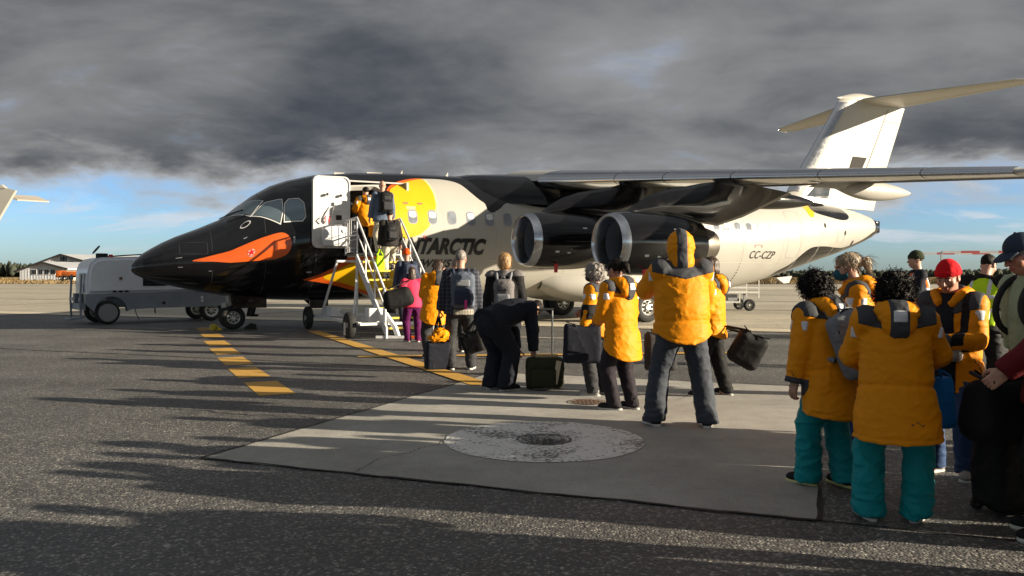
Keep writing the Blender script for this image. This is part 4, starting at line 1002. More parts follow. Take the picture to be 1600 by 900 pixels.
# ------------------------------------------------------------------ air start unit behind the nose
def start_unit():
    ax = Vector((2.26, 1.80)).normalized(); rz = math.atan2(ax.y, ax.x)
    t = empty('ground_power_cart', (-11.5, 23.2, 0), rz); tag(t, 'white and grey ground power cart parked behind the black nose', 'ground power cart')
    m_w = mat('cart_white', (.70, .74, .80), .35, coat=.3, var=.06, vscale=3); m_g = mat('cart_grey', (.20, .23, .27), .45, var=.12, vscale=4)
    Wd = 1.45                                             # body width, y from 0 (near side) to Wd
    prof = [(-.52, .86), (-.53, 1.20), (-.50, 1.50), (-.44, 1.72), (-.30, 1.85), (-.10, 1.90), (1.3, 1.95), (2.2, 1.94), (2.35, 1.85), (2.37, 1.30), (2.52, 1.22), (3.25, 1.16), (3.3, .92), (2.3, .88), (.6, .87)]
    bm = bmesh.new(); v0 = [bm.verts.new((p[0], -.12, p[1])) for p in prof]; v1 = [bm.verts.new((p[0], Wd + .12, p[1])) for p in prof]
    bm.faces.new(v0); bm.faces.new(v1[::-1]); n = len(prof)
    for i in range(n): bm.faces.new((v0[i], v1[i], v1[(i + 1) % n], v0[(i + 1) % n]))
    bmesh.ops.recalc_face_normals(bm, faces=bm.faces)
    bmesh.ops.bevel(bm, geom=[e for e in bm.edges if abs(e.verts[0].co.y - e.verts[1].co.y) < .01], offset=.09, segments=3, affect='EDGES')
    me = bpy.data.meshes.new('canopy'); bm.to_mesh(me); bm.free(); me.materials.append(m_w); me.polygons.foreach_set('use_smooth', [True] * len(me.polygons)); me.set_sharp_from_angle(angle=math.radians(35))
    o = bpy.data.objects.new('canopy', me); COL.objects.link(o); o.parent = t
    arch = [(.43 * math.cos(a), .30 + .43 * math.sin(a)) for a in np.linspace(0, math.pi, 12)]
    low = [(-.58, .60), (-.58, .86), (3.35, .92), (3.42, .60), (3.30, .46), (.62, .42)] + [(p[0] + .08, p[1] + .06) for p in arch]
    b = MB(); b.prism(low, -.15, .10); b.build('side_skirt', m_g, t); b = MB(); b.prism(low, Wd - .10, Wd + .15); b.build('side_skirt', m_g, t)
    b = MB(); b.box((1.6, Wd / 2, .62), (1.6, Wd / 2 - .12, .14)); b.build('chassis', m_g, t)
    b = MB(); b.prism([(.93, 1.08), (1.55, 1.08), (1.75, 1.14), (1.9, 1.26), (2.1, 1.30), (2.1, 1.70), (.93, 1.70)], -.134, -.10); b.build('louvre_panel', M_DARK, t)
    for i in range(7):
        b = MB(); b.box((1.35, -.146, 1.15 + i * .085), (.36, .008, .012), rotx(.5)); b.build('louvre_slat', mat('louvre_slat', (.03, .03, .035), .5), t)
    for x, y in ((0, -.02), (2.9, -.02), (2.9, Wd - .1), (0, Wd - .1)):
        wheel('wheel', (x, y, .33), .33, .22, t, .62)
    for y in (-.02, ): 
        b = MB(); b.lathe([(-.125, 0), (-.13, .10), (-.12, .25), (-.11, .255)], Matrix.Translation((0, y, .33)) @ Matrix.Rotation(math.pi / 2, 4, 'X') @ Matrix.Scale(-1, 4, (0, 0, 1)), 24); b.build('wheel_disc', mat('wheel_grey', (.22, .23, .24), .6), t, 50)
    # front face: tow frame, control window, lamps
    b = MB(); b.box((-.60, Wd * .5, .50), (.05, Wd * .5, .09)); b.build('front_bumper', m_g, t)
    for y in (.05, Wd - .05):
        b = MB(); b.tube([(-.66, y, .16), (-.68, y, .7), (-.64, y, 1.42)], .035, 4); b.build('front_post', m_g, t)
        b = MB(); b.box((-.665, y + (.13 if y < .5 else -.13), .70), (.02, .07, .05), bev=.01); b.build('headlamp', M_WPNL, t)
    b = MB(); b.box((-.55, .48, 1.30), (.02, .26, .16)); b.build('control_window', M_WPNL, t); b = MB(); b.box((-.55, .50, 1.02), (.015, .22, .12)); b.build('control_panel', mat('panel_grey_blue', (.34, .38, .45), .4), t)
    b = MB(); b.tube([(-.62, -.0, .22), (-.9, .25, .16), (-.95, .7, .15)], .03, 6); b.build('tow_bar', m_g, t)
    b = MB(); b.lathe([(0, .16), (.14, .16), (.15, .14), (.02, .13)], Matrix.Translation((-.02, .50, 1.87)), 20); b.build('exhaust_stack', M_DARK, t, 40)
    b = MB(); b.lathe([(0, .0), (0, .15), (.02, .15), (.02, 0)], Matrix.Translation((-.16, .50, 2.12)) @ Matrix.Rotation(-.9, 4, 'Y'), 20); b.build('exhaust_flap', M_DARK, t, 40)
    b = MB(); b.prism([(.25, 1.92), (1.15, 2.0), (1.15, 2.03), (.25, 1.96)], .2, 1.2); b.build('roof_hatch', M_DARK, t)
    b = MB(); b.box((.16, .25, 1.95), (.05, .05, .035), bev=.01); b.build('beacon', MATS['red_lamp'], t)
    for x in (.14, .30, .46):
        b = MB(); b.prism([(x, .90), (x + .09, .90), (x + .06, .96), (x - .03, .96)], -.137, -.125); b.build('reflector', M_DARK, t)
    for x, z, m in ((.33, 1.30, M_RUST), (1.5, .58, M_DARK), (2.6, .62, M_WPNL), (2.6, .72, M_WPNL)):
        b = MB(); b.lathe([(0, .0), (0, .045), (.03, .04), (.03, 0)], Matrix.Translation((x, -.15, z)) @ Matrix.Rotation(math.pi / 2, 4, 'X'), 12); b.build('latch', m, t)
    b = MB(); b.box((2.55, -.14, 1.10), (.12, .01, .05)); b.build('plate', M_DARK, t)
    b = MB(); b.tube([(.75, .05, .45), (.78, 0, .25), (.85, -.03, .1)], .012, 5); b.tube([(1.3, .05, .42), (1.3, 0, .28)], .02, 5); b.build('drain_hose', M_DARK, t)
start_unit()

# ------------------------------------------------------------------ baggage trailer, frame cart
def trailer():
    t = empty('baggage_trailer', (9.0, 31.6, 0), math.radians(3)); tag(t, 'low white flatbed baggage trailer under the tail of the airliner', 'trailer')
    m = mat('trailer_white', (.62, .62, .58), .5, var=.15, vscale=5)
    for z, r in ((.72, .05), (.90, .035)):
        for y in (0, 1.4):
            b = MB(); b.tube([(-2.4, y, z), (.55, y, z)], r, 4); b.build('side_rail', m, t)
    b = MB(); b.box((-.95, .7, .70), (1.45, .66, .03)); b.build('deck', M_TREAD, t)
    for x in (-2.4, .55):
        for y in (0, 1.4):
            b = MB(); b.tube([(x, y, .50), (x, y, 1.28 if x > 0 else 1.0)], .03, 4); b.build('corner_post', m, t)
    b = MB(); b.tube([(.55, 0, 1.26), (.55, 1.4, 1.26)], .03, 4); b.build('end_rail', m, t)
    b = MB(); b.tube([(-1.2, 0, .35), (-.2, 0, .35)], .04, 4); b.tube([(-.2, 0, .7), (-.2, 0, .33)], .03, 4); b.build('underframe', m, t)
    for x, y in ((.22, .1), (.22, 1.3), (-1.9, .1), (-1.9, 1.3)): wheel('wheel', (x, y, .23), .23, .15, t, .5)
    for x in (.22, -1.9):
        b = MB(); b.tube([(x, .1, .23), (x, 1.3, .23)], .03, 6); b.tube([(x, .7, .23), (x, .7, .68)], .05, 4); b.build('axle', M_GREYP, t)
    b = MB(); b.box((-.42, .35, .52), (.18, .2, .12)); b.build('tool_box', M_GREYP, t)
trailer()
def frame_cart():
    D = 17.0; t = empty('framed_luggage_cart', (9.9, D, 0), math.radians(-6)); tag(t, 'white framed cart with red and white top bar behind the red beanie', 'cart')
    m = mat('cart_body_white', (.62, .63, .64), .5, var=.08, vscale=4)
    x0, x1 = -.92, 1.3; zt = 1.88
    for x in (x0, x1):
        for y in (0, 1.2): b = MB(); b.tube([(x, y, .3), (x, y, zt)], .028, 4); b.build('frame_post', m, t)
    for y in (0, 1.2):
        n = 6
        for i in range(n):
            a, c = x0 + (x1 - x0) * i / n, x0 + (x1 - x0) * (i + 1) / n; b = MB(); b.tube([(a, y, zt), (c, y, zt)], .035, 4); b.build('top_bar', MATS['cart_body_white'] if i % 2 == 0 else mat('red_band', (.50, .10, .09), .5), t)
    b = MB(); b.box((.45, .6, .85), (.85, .55, .45), bev=.03); b.build('body', m, t, 40)
    b = MB(); b.box((0.2, .6, .35), (1.15, .6, .06)); b.build('deck', M_GREYP, t)
    for x in (-.6, .9):
        for y in (.05, 1.15): wheel('wheel', (x, y, .2), .2, .12, t, .5)
frame_cart()
def taxi_sign():
    t = empty('taxiway_sign', (57, 148, 0)); tag(t, 'small yellow airfield sign standing in the far grass', 'sign')
    b = MB(); b.box((0, 0, .62), (.42, .08, .36), bev=.02); b.build('sign_panel', mat('sign_yellow', (.75, .50, .03), .5), t)
    for x in (-.28, .28): b = MB(); b.tube([(x, 0, 0), (x, 0, .3)], .05, 6); b.build('leg', M_GREYP, t)
taxi_sign()
def orange_truck():
    D = 190.0; k = D / 1277.0; t = empty('orange_truck', ((117 - 800) * k, D, 0)); tag(t, 'orange airfield truck parked before the white shed', 'truck')
    m = mat('truck_orange', (.55, .13, .02), .5, var=.2, vscale=1.2); 
    b = MB(); b.box((-.4, 0, 1.7), (3.2, 1.1, .55), bev=.1); b.build('tank_body', m, t, 40)
    b = MB(); b.box((-3.2, 0, 1.55), (.7, 1.15, .8), bev=.12); b.build('hopper', m, t, 40)
    b = MB(); b.box((2.0, 0, 2.25), (1.0, 1.1, .85), bev=.15); c = b.build('cab', m, t, 40)
    for y in (-1.11, 1.11): b = MB(); b.box((2.0, y, 2.55), (.75, .02, .38)); b.build('cab_window', M_GLASS, c)
    b = MB(); b.box((3.01, 0, 2.5), (.02, .9, .38)); b.build('windscreen', M_GLASS, c)
    b = MB(); b.box((3.3, 0, 1.35), (.6, 1.0, .45), bev=.1); b.build('bonnet', m, t, 40)
    b = MB(); b.box((0, 0, .95), (3.6, .8, .2)); b.build('chassis', M_DARK, t)
    for x in (-2.7, -1.5, 2.9):
        for y in (-1.0, 1.0): wheel('wheel', (x, y, .62), .62, .4, t, .5)
    b = MB(); b.lathe([(0, .1), (.25, .1), (.3, 0)], Matrix.Translation((2.0, 0, 3.08)), 10); b.build('beacon', m, t)
    b = MB(); b.tube([(3.9, -1.2, .4), (4.1, 0, .5), (3.9, 1.2, .4)], .3, 6); b.build('plough', m, t)
orange_truck()
def far_tail():
    D = 60.0; k = D / 1277.0; X0 = -800 * k
    t = empty('parked_jet', (X0, D, 0)); tag(t, 'white tail of another parked jet cut off by the left edge', 'airplane')
    Z = lambda py: 1.405 + (429.3 - py) * k
    # fin outline in (x, z): only its trailing edge reaches into the picture
    b = MB(); fn = [(-4.2, 3.4), (-1.15, 3.4), (0, Z(343)), (27 * k, Z(298)), (12.5 * k, Z(294.5)), (6 * k, Z(289)), (-1 * k, Z(291)), (-2.0, Z(291))]
    b.prism(fn, -.14, .14); b.build('fin', M_WHITE, t)
    b = MB(); b.prism([(-1.9, Z(288)), (6 * k, Z(289.5)), (12.5 * k, Z(295)), (-1.8, Z(296))], -.2, .2); b.build('fin_tip', M_WHITE, t)
    b = MB(); V = [(.2, .3, Z(303)), (.9, 3.2, Z(300)), (1.75, 3.4, Z(308)), (1.15, .3, Z(311))]; b.add(V + [(v[0], v[1], v[2] - .10) for v in V], [(0, 1, 2, 3), (7, 6, 5, 4), (0, 4, 5, 1), (1, 5, 6, 2), (2, 6, 7, 3), (3, 7, 4, 0)]); b.build('tailplane', mat('tailplane_grey', (.32, .29, .25), .5), t)
    st = [(-22, .3, 2.2), (-21, 1.2, 2.2), (-18, 1.75, 2.3), (-9, 1.75, 2.3), (-6, 1.5, 2.5), (-3, .9, 2.9), (-1.0, .25, 3.3)]
    V = []; F = []; n = 20
    for x, r, z in st:
        for q in range(n): a = 2 * math.pi * q / n; V.append((x, r * math.cos(a), z + r * math.sin(a)))
    for i in range(len(st) - 1):
        for q in range(n): l = (q + 1) % n; F.append((i * n + q, i * n + l, (i + 1) * n + l, (i + 1) * n + q))
    F += [tuple(range(n)), tuple(range((len(st) - 1) * n, len(st) * n))]
    mesh_obj('fuselage', V, F, M_WHITE, t, smooth=True)
    for x, y in ((-19, 0), (-9, 1.6), (-9, -1.6)): wheel('wheel', (x, y, .4), .4, .3, t); b = MB(); b.tube([(x, y, .4), (x, y * .6, 1.2)], .09, 8); b.build('gear_leg', M_STRUT, t)
    for y in (-1, 1): b = MB(); V = [(-14, y * 1.2, 1.5), (-10, y * 1.2, 1.5), (-9.6, y * 9, 2.0), (-11, y * 9, 2.0)]; b.add(V + [(v[0], v[1], v[2] + .25) for v in V], [(0, 1, 2, 3), (7, 6, 5, 4), (0, 4, 5, 1), (1, 5, 6, 2), (2, 6, 7, 3), (3, 7, 4, 0)]); b.build('wing', M_WHITE, t)
far_tail()
# ------------------------------------------------------------------ soft-body modelling: smooth volumes polygonised by surface nets
f32 = np.float32
def A3(*v): return np.array(v, f32)
def _hash(ix, iy, iz, seed):
    h = (ix * 374761393 + iy * 668265263 + iz * 2147483647 + seed * 974634777) & 0xffffffff
    h = ((h ^ (h >> 13)) * 1274126177) & 0xffffffff
    return ((h ^ (h >> 16)) & 0xffff).astype(f32) / 65535.0
def vnoise(P, seed=0):
    i = np.floor(P).astype(np.int64); u = (P - i).astype(f32); u = u * u * (3 - 2 * u); r = 0
    for dx in (0, 1):
        wx = u[:, 0] if dx else 1 - u[:, 0]
        for dy in (0, 1):
            wy = u[:, 1] if dy else 1 - u[:, 1]
            for dz in (0, 1):
                wz = u[:, 2] if dz else 1 - u[:, 2]; r = r + wx * wy * wz * _hash(i[:, 0] + dx, i[:, 1] + dy, i[:, 2] + dz, seed)
    return r
def ridge(n): return (1 - np.abs(2 * n - 1)) ** 2
def folds(P, seed, a1=.011, a2=.005, st=(6., 6., 9.)):
    st = np.array(st, f32); w = (vnoise(P * 6, seed + 7)[:, None] - .5) * 1.6
    sk = np.stack([P[:, 0] + .5 * P[:, 2], P[:, 1] - .3 * P[:, 2], P[:, 2] * 1.15 - .35 * P[:, 0]], 1)
    r1 = ridge(vnoise(sk * st * 1.25 + w, seed)) ** 2.0; r2 = ridge(vnoise(sk * st * 2.6 + w * 1.5, seed + 3)) ** 2.2; r3 = vnoise(P * 3.2, seed + 5)
    return a1 * (r1 - .25) * (.35 + 1.1 * r3) + a2 * (r2 - .25) * (.3 + 1.2 * (1 - r3)) + a1 * .5 * (r3 - .5)
def smin(a, b, k):
    h = np.maximum(k - np.abs(a - b), 0) / k; return np.minimum(a, b) - h * h * k * .25
def smax(a, b, k): return -smin(-a, -b, k)
def cone(P, a, b, ra, rb):
    a = np.asarray(a, f32); b = np.asarray(b, f32); ba = b - a; q = P - a; t = np.clip(q @ ba / max(float(ba @ ba), 1e-9), 0, 1)
    return np.linalg.norm(q - t[:, None] * ba, axis=1) - (ra + (rb - ra) * t)
def ell(P, c, r, R=None):
    q = P - np.asarray(c, f32)
    if R is not None: q = q @ R
    r = np.asarray(r, f32); k0 = np.linalg.norm(q / r, axis=1); k1 = np.linalg.norm(q / (r * r), axis=1); return k0 * (k0 - 1) / np.maximum(k1, 1e-6)
def rbox(P, c, h, rad, R=None):
    q = P - np.asarray(c, f32)
    if R is not None: q = q @ R
    d = np.abs(q) - (np.asarray(h, f32) - rad); return np.linalg.norm(np.maximum(d, 0), axis=1) + np.minimum(d.max(1), 0) - rad
def chain(P, pts, rs, k=.0):
    d = None
    for i in range(len(pts) - 1):
        e = cone(P, pts[i], pts[i + 1], rs[i], rs[i + 1]); d = e if d is None else (smin(d, e, k) if k else np.minimum(d, e))
    return d
def net(fn, lo, hi, vox, B=4, marg=1.7):
    lo = np.asarray(lo, f32) - 2 * vox; hi = np.asarray(hi, f32) + 2 * vox
    nb = np.maximum(1, np.ceil((hi - lo) / (vox * B)).astype(int)); n = nb * B
    cg = np.stack(np.meshgrid(*[np.arange(k) for k in nb], indexing='ij'), -1).reshape(-1, 3)
    cp = lo + (cg + .5).astype(f32) * (vox * B) - vox * .5
    dc = fn(cp.astype(f32)); act = np.abs(dc) < vox * B * .87 * marg + .015
    val = np.repeat(np.repeat(np.repeat(np.where(dc < 0, -1, 1).astype(f32).reshape(nb), B, 0), B, 1), B, 2)
    ag = cg[act]
    off = np.stack(np.meshgrid(*[np.arange(B)] * 3, indexing='ij'), -1).reshape(-1, 3)
    idx = (ag[:, None, :] * B + off[None]).reshape(-1, 3)
    if len(idx) == 0: return np.zeros((0, 3)), np.zeros((0, 4), int)
    val[idx[:, 0], idx[:, 1], idx[:, 2]] = fn((lo + idx.astype(f32) * vox).astype(f32))
    s = val < 0
    c = np.zeros([k - 1 for k in n], np.uint8)
    sl = lambda d, k: slice(d, k - 1 + d)
    for dx in (0, 1):
        for dy in (0, 1):
            for dz in (0, 1): c += s[sl(dx, n[0]), sl(dy, n[1]), sl(dz, n[2])]
    mixed = (c > 0) & (c < 8); cells = np.argwhere(mixed); vid = -np.ones(mixed.shape, np.int64); vid[mixed] = np.arange(len(cells))
    acc = np.zeros((len(cells), 3), f32); cnt = np.zeros(len(cells), f32)
    cr = [np.array((dx, dy, dz)) for dx in (0, 1) for dy in (0, 1) for dz in (0, 1)]
    for a in cr:
        for ax in range(3):
            if a[ax] == 1: continue
            b = a.copy(); b[ax] = 1; pa = cells + a; pb = cells + b
            va = val[pa[:, 0], pa[:, 1], pa[:, 2]]; vb = val[pb[:, 0], pb[:, 1], pb[:, 2]]; m = (va < 0) != (vb < 0)
            t = np.where(m, va / np.where(m, va - vb, 1), 0); acc += np.where(m[:, None], a + (b - a) * t[:, None], 0); cnt += m
    V = lo + (cells + acc / np.maximum(cnt, 1)[:, None]) * vox
    Fs = []
    for ax in range(3):
        u, v = (ax + 1) % 3, (ax + 2) % 3
        s0 = np.take(s, range(n[ax] - 1), ax); s1 = np.take(s, range(1, n[ax]), ax); e = np.argwhere(s0 != s1)
        e = e[(e[:, u] > 0) & (e[:, v] > 0) & (e[:, u] < n[u] - 1) & (e[:, v] < n[v] - 1)]
        if len(e) == 0: continue
        q = []
        for du, dv in ((-1, -1), (0, -1), (0, 0), (-1, 0)):
            k = e.copy(); k[:, u] += du; k[:, v] += dv; q.append(vid[k[:, 0], k[:, 1], k[:, 2]])
        q = np.stack(q, 1); fl = s0[e[:, 0], e[:, 1], e[:, 2]]; q[~fl] = q[~fl][:, ::-1]; Fs.append(q)
    if not Fs: return np.zeros((0, 3)), np.zeros((0, 4), int)
    F = np.concatenate(Fs); F = F[(F >= 0).all(1)]
    return V, F
def soft(name, fn, lo, hi, vox, m, parent, k=1.0, marg=1.7):
    V, F = net(fn, lo, hi, vox, marg=marg)
    if len(F) == 0: return None
    return mesh_obj(name, V * k, F, m, parent, smooth=True)
def Rm(pitch=0, yaw=0, roll=0):
    """columns: local axes. pitch>0 leans forward (+y), yaw>0 turns left, roll>0 tips to the right"""
    m = Matrix.Rotation(math.radians(yaw), 3, 'Z') @ Matrix.Rotation(math.radians(-pitch), 3, 'X') @ Matrix.Rotation(math.radians(roll), 3, 'Y'); return np.array(m, f32)
def ik(a, b, l1, l2, pole):
    a = np.asarray(a, float); b = np.asarray(b, float); d = b - a; L_ = np.linalg.norm(d); mx = (l1 + l2) * .998
    if L_ > mx: d = d / L_ * mx; b = a + d; L_ = mx
    u = d / L_; x = (l1 * l1 - l2 * l2 + L_ * L_) / (2 * L_); h = math.sqrt(max(0, l1 * l1 - x * x)); p = np.asarray(pole, float); p = p - u * (p @ u); p /= max(np.linalg.norm(p), 1e-6)
    return a + u * x + p * h, b
FAB = dict(rough=.72, bump=.35, bscale=260, sheen=.0, spec=.16, bdist=.0015)
def fabric(name, col, var=.10, **k):
    if name in MATS: return MATS[name]
    q = dict(FAB); q.update(k); mt = mat(name, col, var=var, vscale=9, **q)
    # creases: ridged noise laid over the weave
    nt = mt.node_tree; N = nt.nodes; L = nt.links; b0 = [n for n in N if n.type == 'BUMP'][0]; tc = [n for n in N if n.type == 'TEX_COORD'][0]
    mp = N.new('ShaderNodeMapping'); mp.inputs['Rotation'].default_value = (.5, .3, .4); mp.inputs['Scale'].default_value = (1, 1, 1.7); L.new(tc.outputs['Object'], mp.inputs[0])
    h = None
    for sc, am in ((11.0, 1.0), (25.0, .35)):
        n = N.new('ShaderNodeTexNoise'); n.inputs['Scale'].default_value = sc; n.inputs['Detail'].default_value = 2.0; n.inputs['Distortion'].default_value = .6; L.new(mp.outputs[0], n.inputs['Vector'])
        a = N.new('ShaderNodeMath'); a.operation = 'SUBTRACT'; L.new(n.outputs['Fac'], a.inputs[0]); a.inputs[1].default_value = .5
        c = N.new('ShaderNodeMath'); c.operation = 'ABSOLUTE'; L.new(a.outputs[0], c.inputs[0])
        e = N.new('ShaderNodeMath'); e.operation = 'MULTIPLY_ADD'; L.new(c.outputs[0], e.inputs[0]); e.inputs[1].default_value = -am * 2
        if h is None: e.inputs[2].default_value = 0
        else: L.new(h, e.inputs[2])
        h = e.outputs[0]
    bp = N.new('ShaderNodeBump'); bp.inputs['Strength'].default_value = .26; bp.inputs['Distance'].default_value = .010; L.new(h, bp.inputs['Height']); L.new(b0.outputs[0], bp.inputs['Normal']); L.new(bp.outputs[0], N['Principled BSDF'].inputs['Normal'])
    return mt
C_YEL = fabric('yellow_parka_shell', (.74, .26, .003), .07, rough=.55)
C_GREY = fabric('charcoal_parka_shell', (.055, .058, .066), .1)
C_NAVY = fabric('navy_cloth', (.012, .014, .022)); C_BLK = fabric('black_cloth', (.012, .012, .013)); C_DGR = fabric('dark_grey_cloth', (.035, .036, .040))
C_SLATE = fabric('slate_blue_grey_cloth', (.050, .058, .072)); C_TEAL = fabric('teal_cloth', (.005, .235, .26), .08, rough=.5); C_PURP = fabric('purple_cloth', (.09, .008, .065)); C_KHAKI = fabric('pale_khaki_cloth', (.52, .48, .38))
C_JEAN = fabric('blue_denim', (.030, .060, .14)); C_RED = fabric('red_knit', (.62, .012, .02), rough=.9, bscale=180, bump=.8); C_ORNG = fabric('orange_knit', (.80, .09, .012), rough=.9, bscale=180, bump=.8); C_OLIVE = fabric('olive_knit', (.035, .042, .022), rough=.9)
C_HIO = fabric('orange_hivis', (.85, .13, .015)); C_HIY = fabric('yellow_hivis', (.50, .78, .02)); C_WINE = fabric('maroon_fleece', (.13, .010, .014)); C_LGRN = fabric('pale_green_cotton', (.36, .46, .30)); C_PINK = fabric('pink_red_cloth', (.62, .04, .10))
C_CAPB = fabric('navy_cap_cloth', (.030, .045, .075)); C_HEATH = fabric('heather_grey_cloth', (.19, .20, .22), .2); C_BLUE = fabric('bright_blue_cloth', (.01, .15, .42)); C_BLUEJ = fabric('steel_blue_cloth', (.10, .13, .19)); C_FLEECE = fabric('grey_fleece', (.16, .15, .15), .15, bump=.9, bscale=120)
C_REFL = mat('reflective_tape', (.62, .64, .68), .35, spec=.8); C_SOLE = mat('shoe_sole_white', (.55, .54, .50), .7); C_SHOE = fabric('dark_shoe', (.016, .016, .018)); C_GSHOE = fabric('grey_shoe', (.30, .29, .28)); C_MASK = fabric('teal_mask', (.02, .10, .14))
C_HAIRD = mat('dark_hair', (.008, .006, .005), .6, spec=.2, var=.3, vscale=30, bump=.8, bscale=90, stretch=(3, 3, .6)); C_HAIRB = mat('brown_hair', (.045, .024, .013), .42, var=.35, vscale=30, bump=.8, bscale=90, stretch=(3, 3, .6))
C_HAIRY = mat('blonde_hair', (.34, .20, .085), .42, var=.35, vscale=30, bump=.8, bscale=90, stretch=(3, 3, .6)); C_HAIRA = mat('ash_blonde_hair', (.30, .235, .16), .45, var=.3, vscale=30, bump=.8, bscale=90, stretch=(3, 3, .6)); C_HAIRG = mat('grey_hair', (.20, .18, .165), .5, var=.3, vscale=40, bump=.8, bscale=90)
M_SKIN = mat('skin', (.5, .28, .2), .5, attr='Col', var=.05, vscale=20, bump=.12, bscale=200, bdist=.001)
def plaid_mat(name, a, b, sc):
    if name in MATS: return MATS[name]
    m_ = mat(name, a, .85, bump=.3, bscale=200); nt = m_.node_tree; N = nt.nodes; L = nt.links; tc = N.new('ShaderNodeTexCoord'); sp = N.new('ShaderNodeSeparateXYZ'); L.new(tc.outputs['Object'], sp.inputs[0]); o = []
    for ax in (0, 2):
        mu = N.new('ShaderNodeMath'); mu.operation = 'MULTIPLY'; mu.inputs[1].default_value = sc; L.new(sp.outputs[ax], mu.inputs[0]); fr = N.new('ShaderNodeMath'); fr.operation = 'PINGPONG'; fr.inputs[1].default_value = 1; L.new(mu.outputs[0], fr.inputs[0]); gt = N.new('ShaderNodeMath'); gt.operation = 'GREATER_THAN'; gt.inputs[1].default_value = .62; L.new(fr.outputs[0], gt.inputs[0]); o.append(gt.outputs[0])
    ad = N.new('ShaderNodeMath'); ad.operation = 'ADD'; L.new(o[0], ad.inputs[0]); L.new(o[1], ad.inputs[1]); hf = N.new('ShaderNodeMath'); hf.operation = 'MULTIPLY'; hf.inputs[1].default_value = .5; L.new(ad.outputs[0], hf.inputs[0]); mx = N.new('ShaderNodeMix'); mx.data_type = 'RGBA'; mx.inputs[6].default_value = (*a, 1); mx.inputs[7].default_value = (*b, 1); L.new(hf.outputs[0], mx.inputs[0]); L.new(mx.outputs[2], N['Principled BSDF'].inputs['Base Color']); return m_

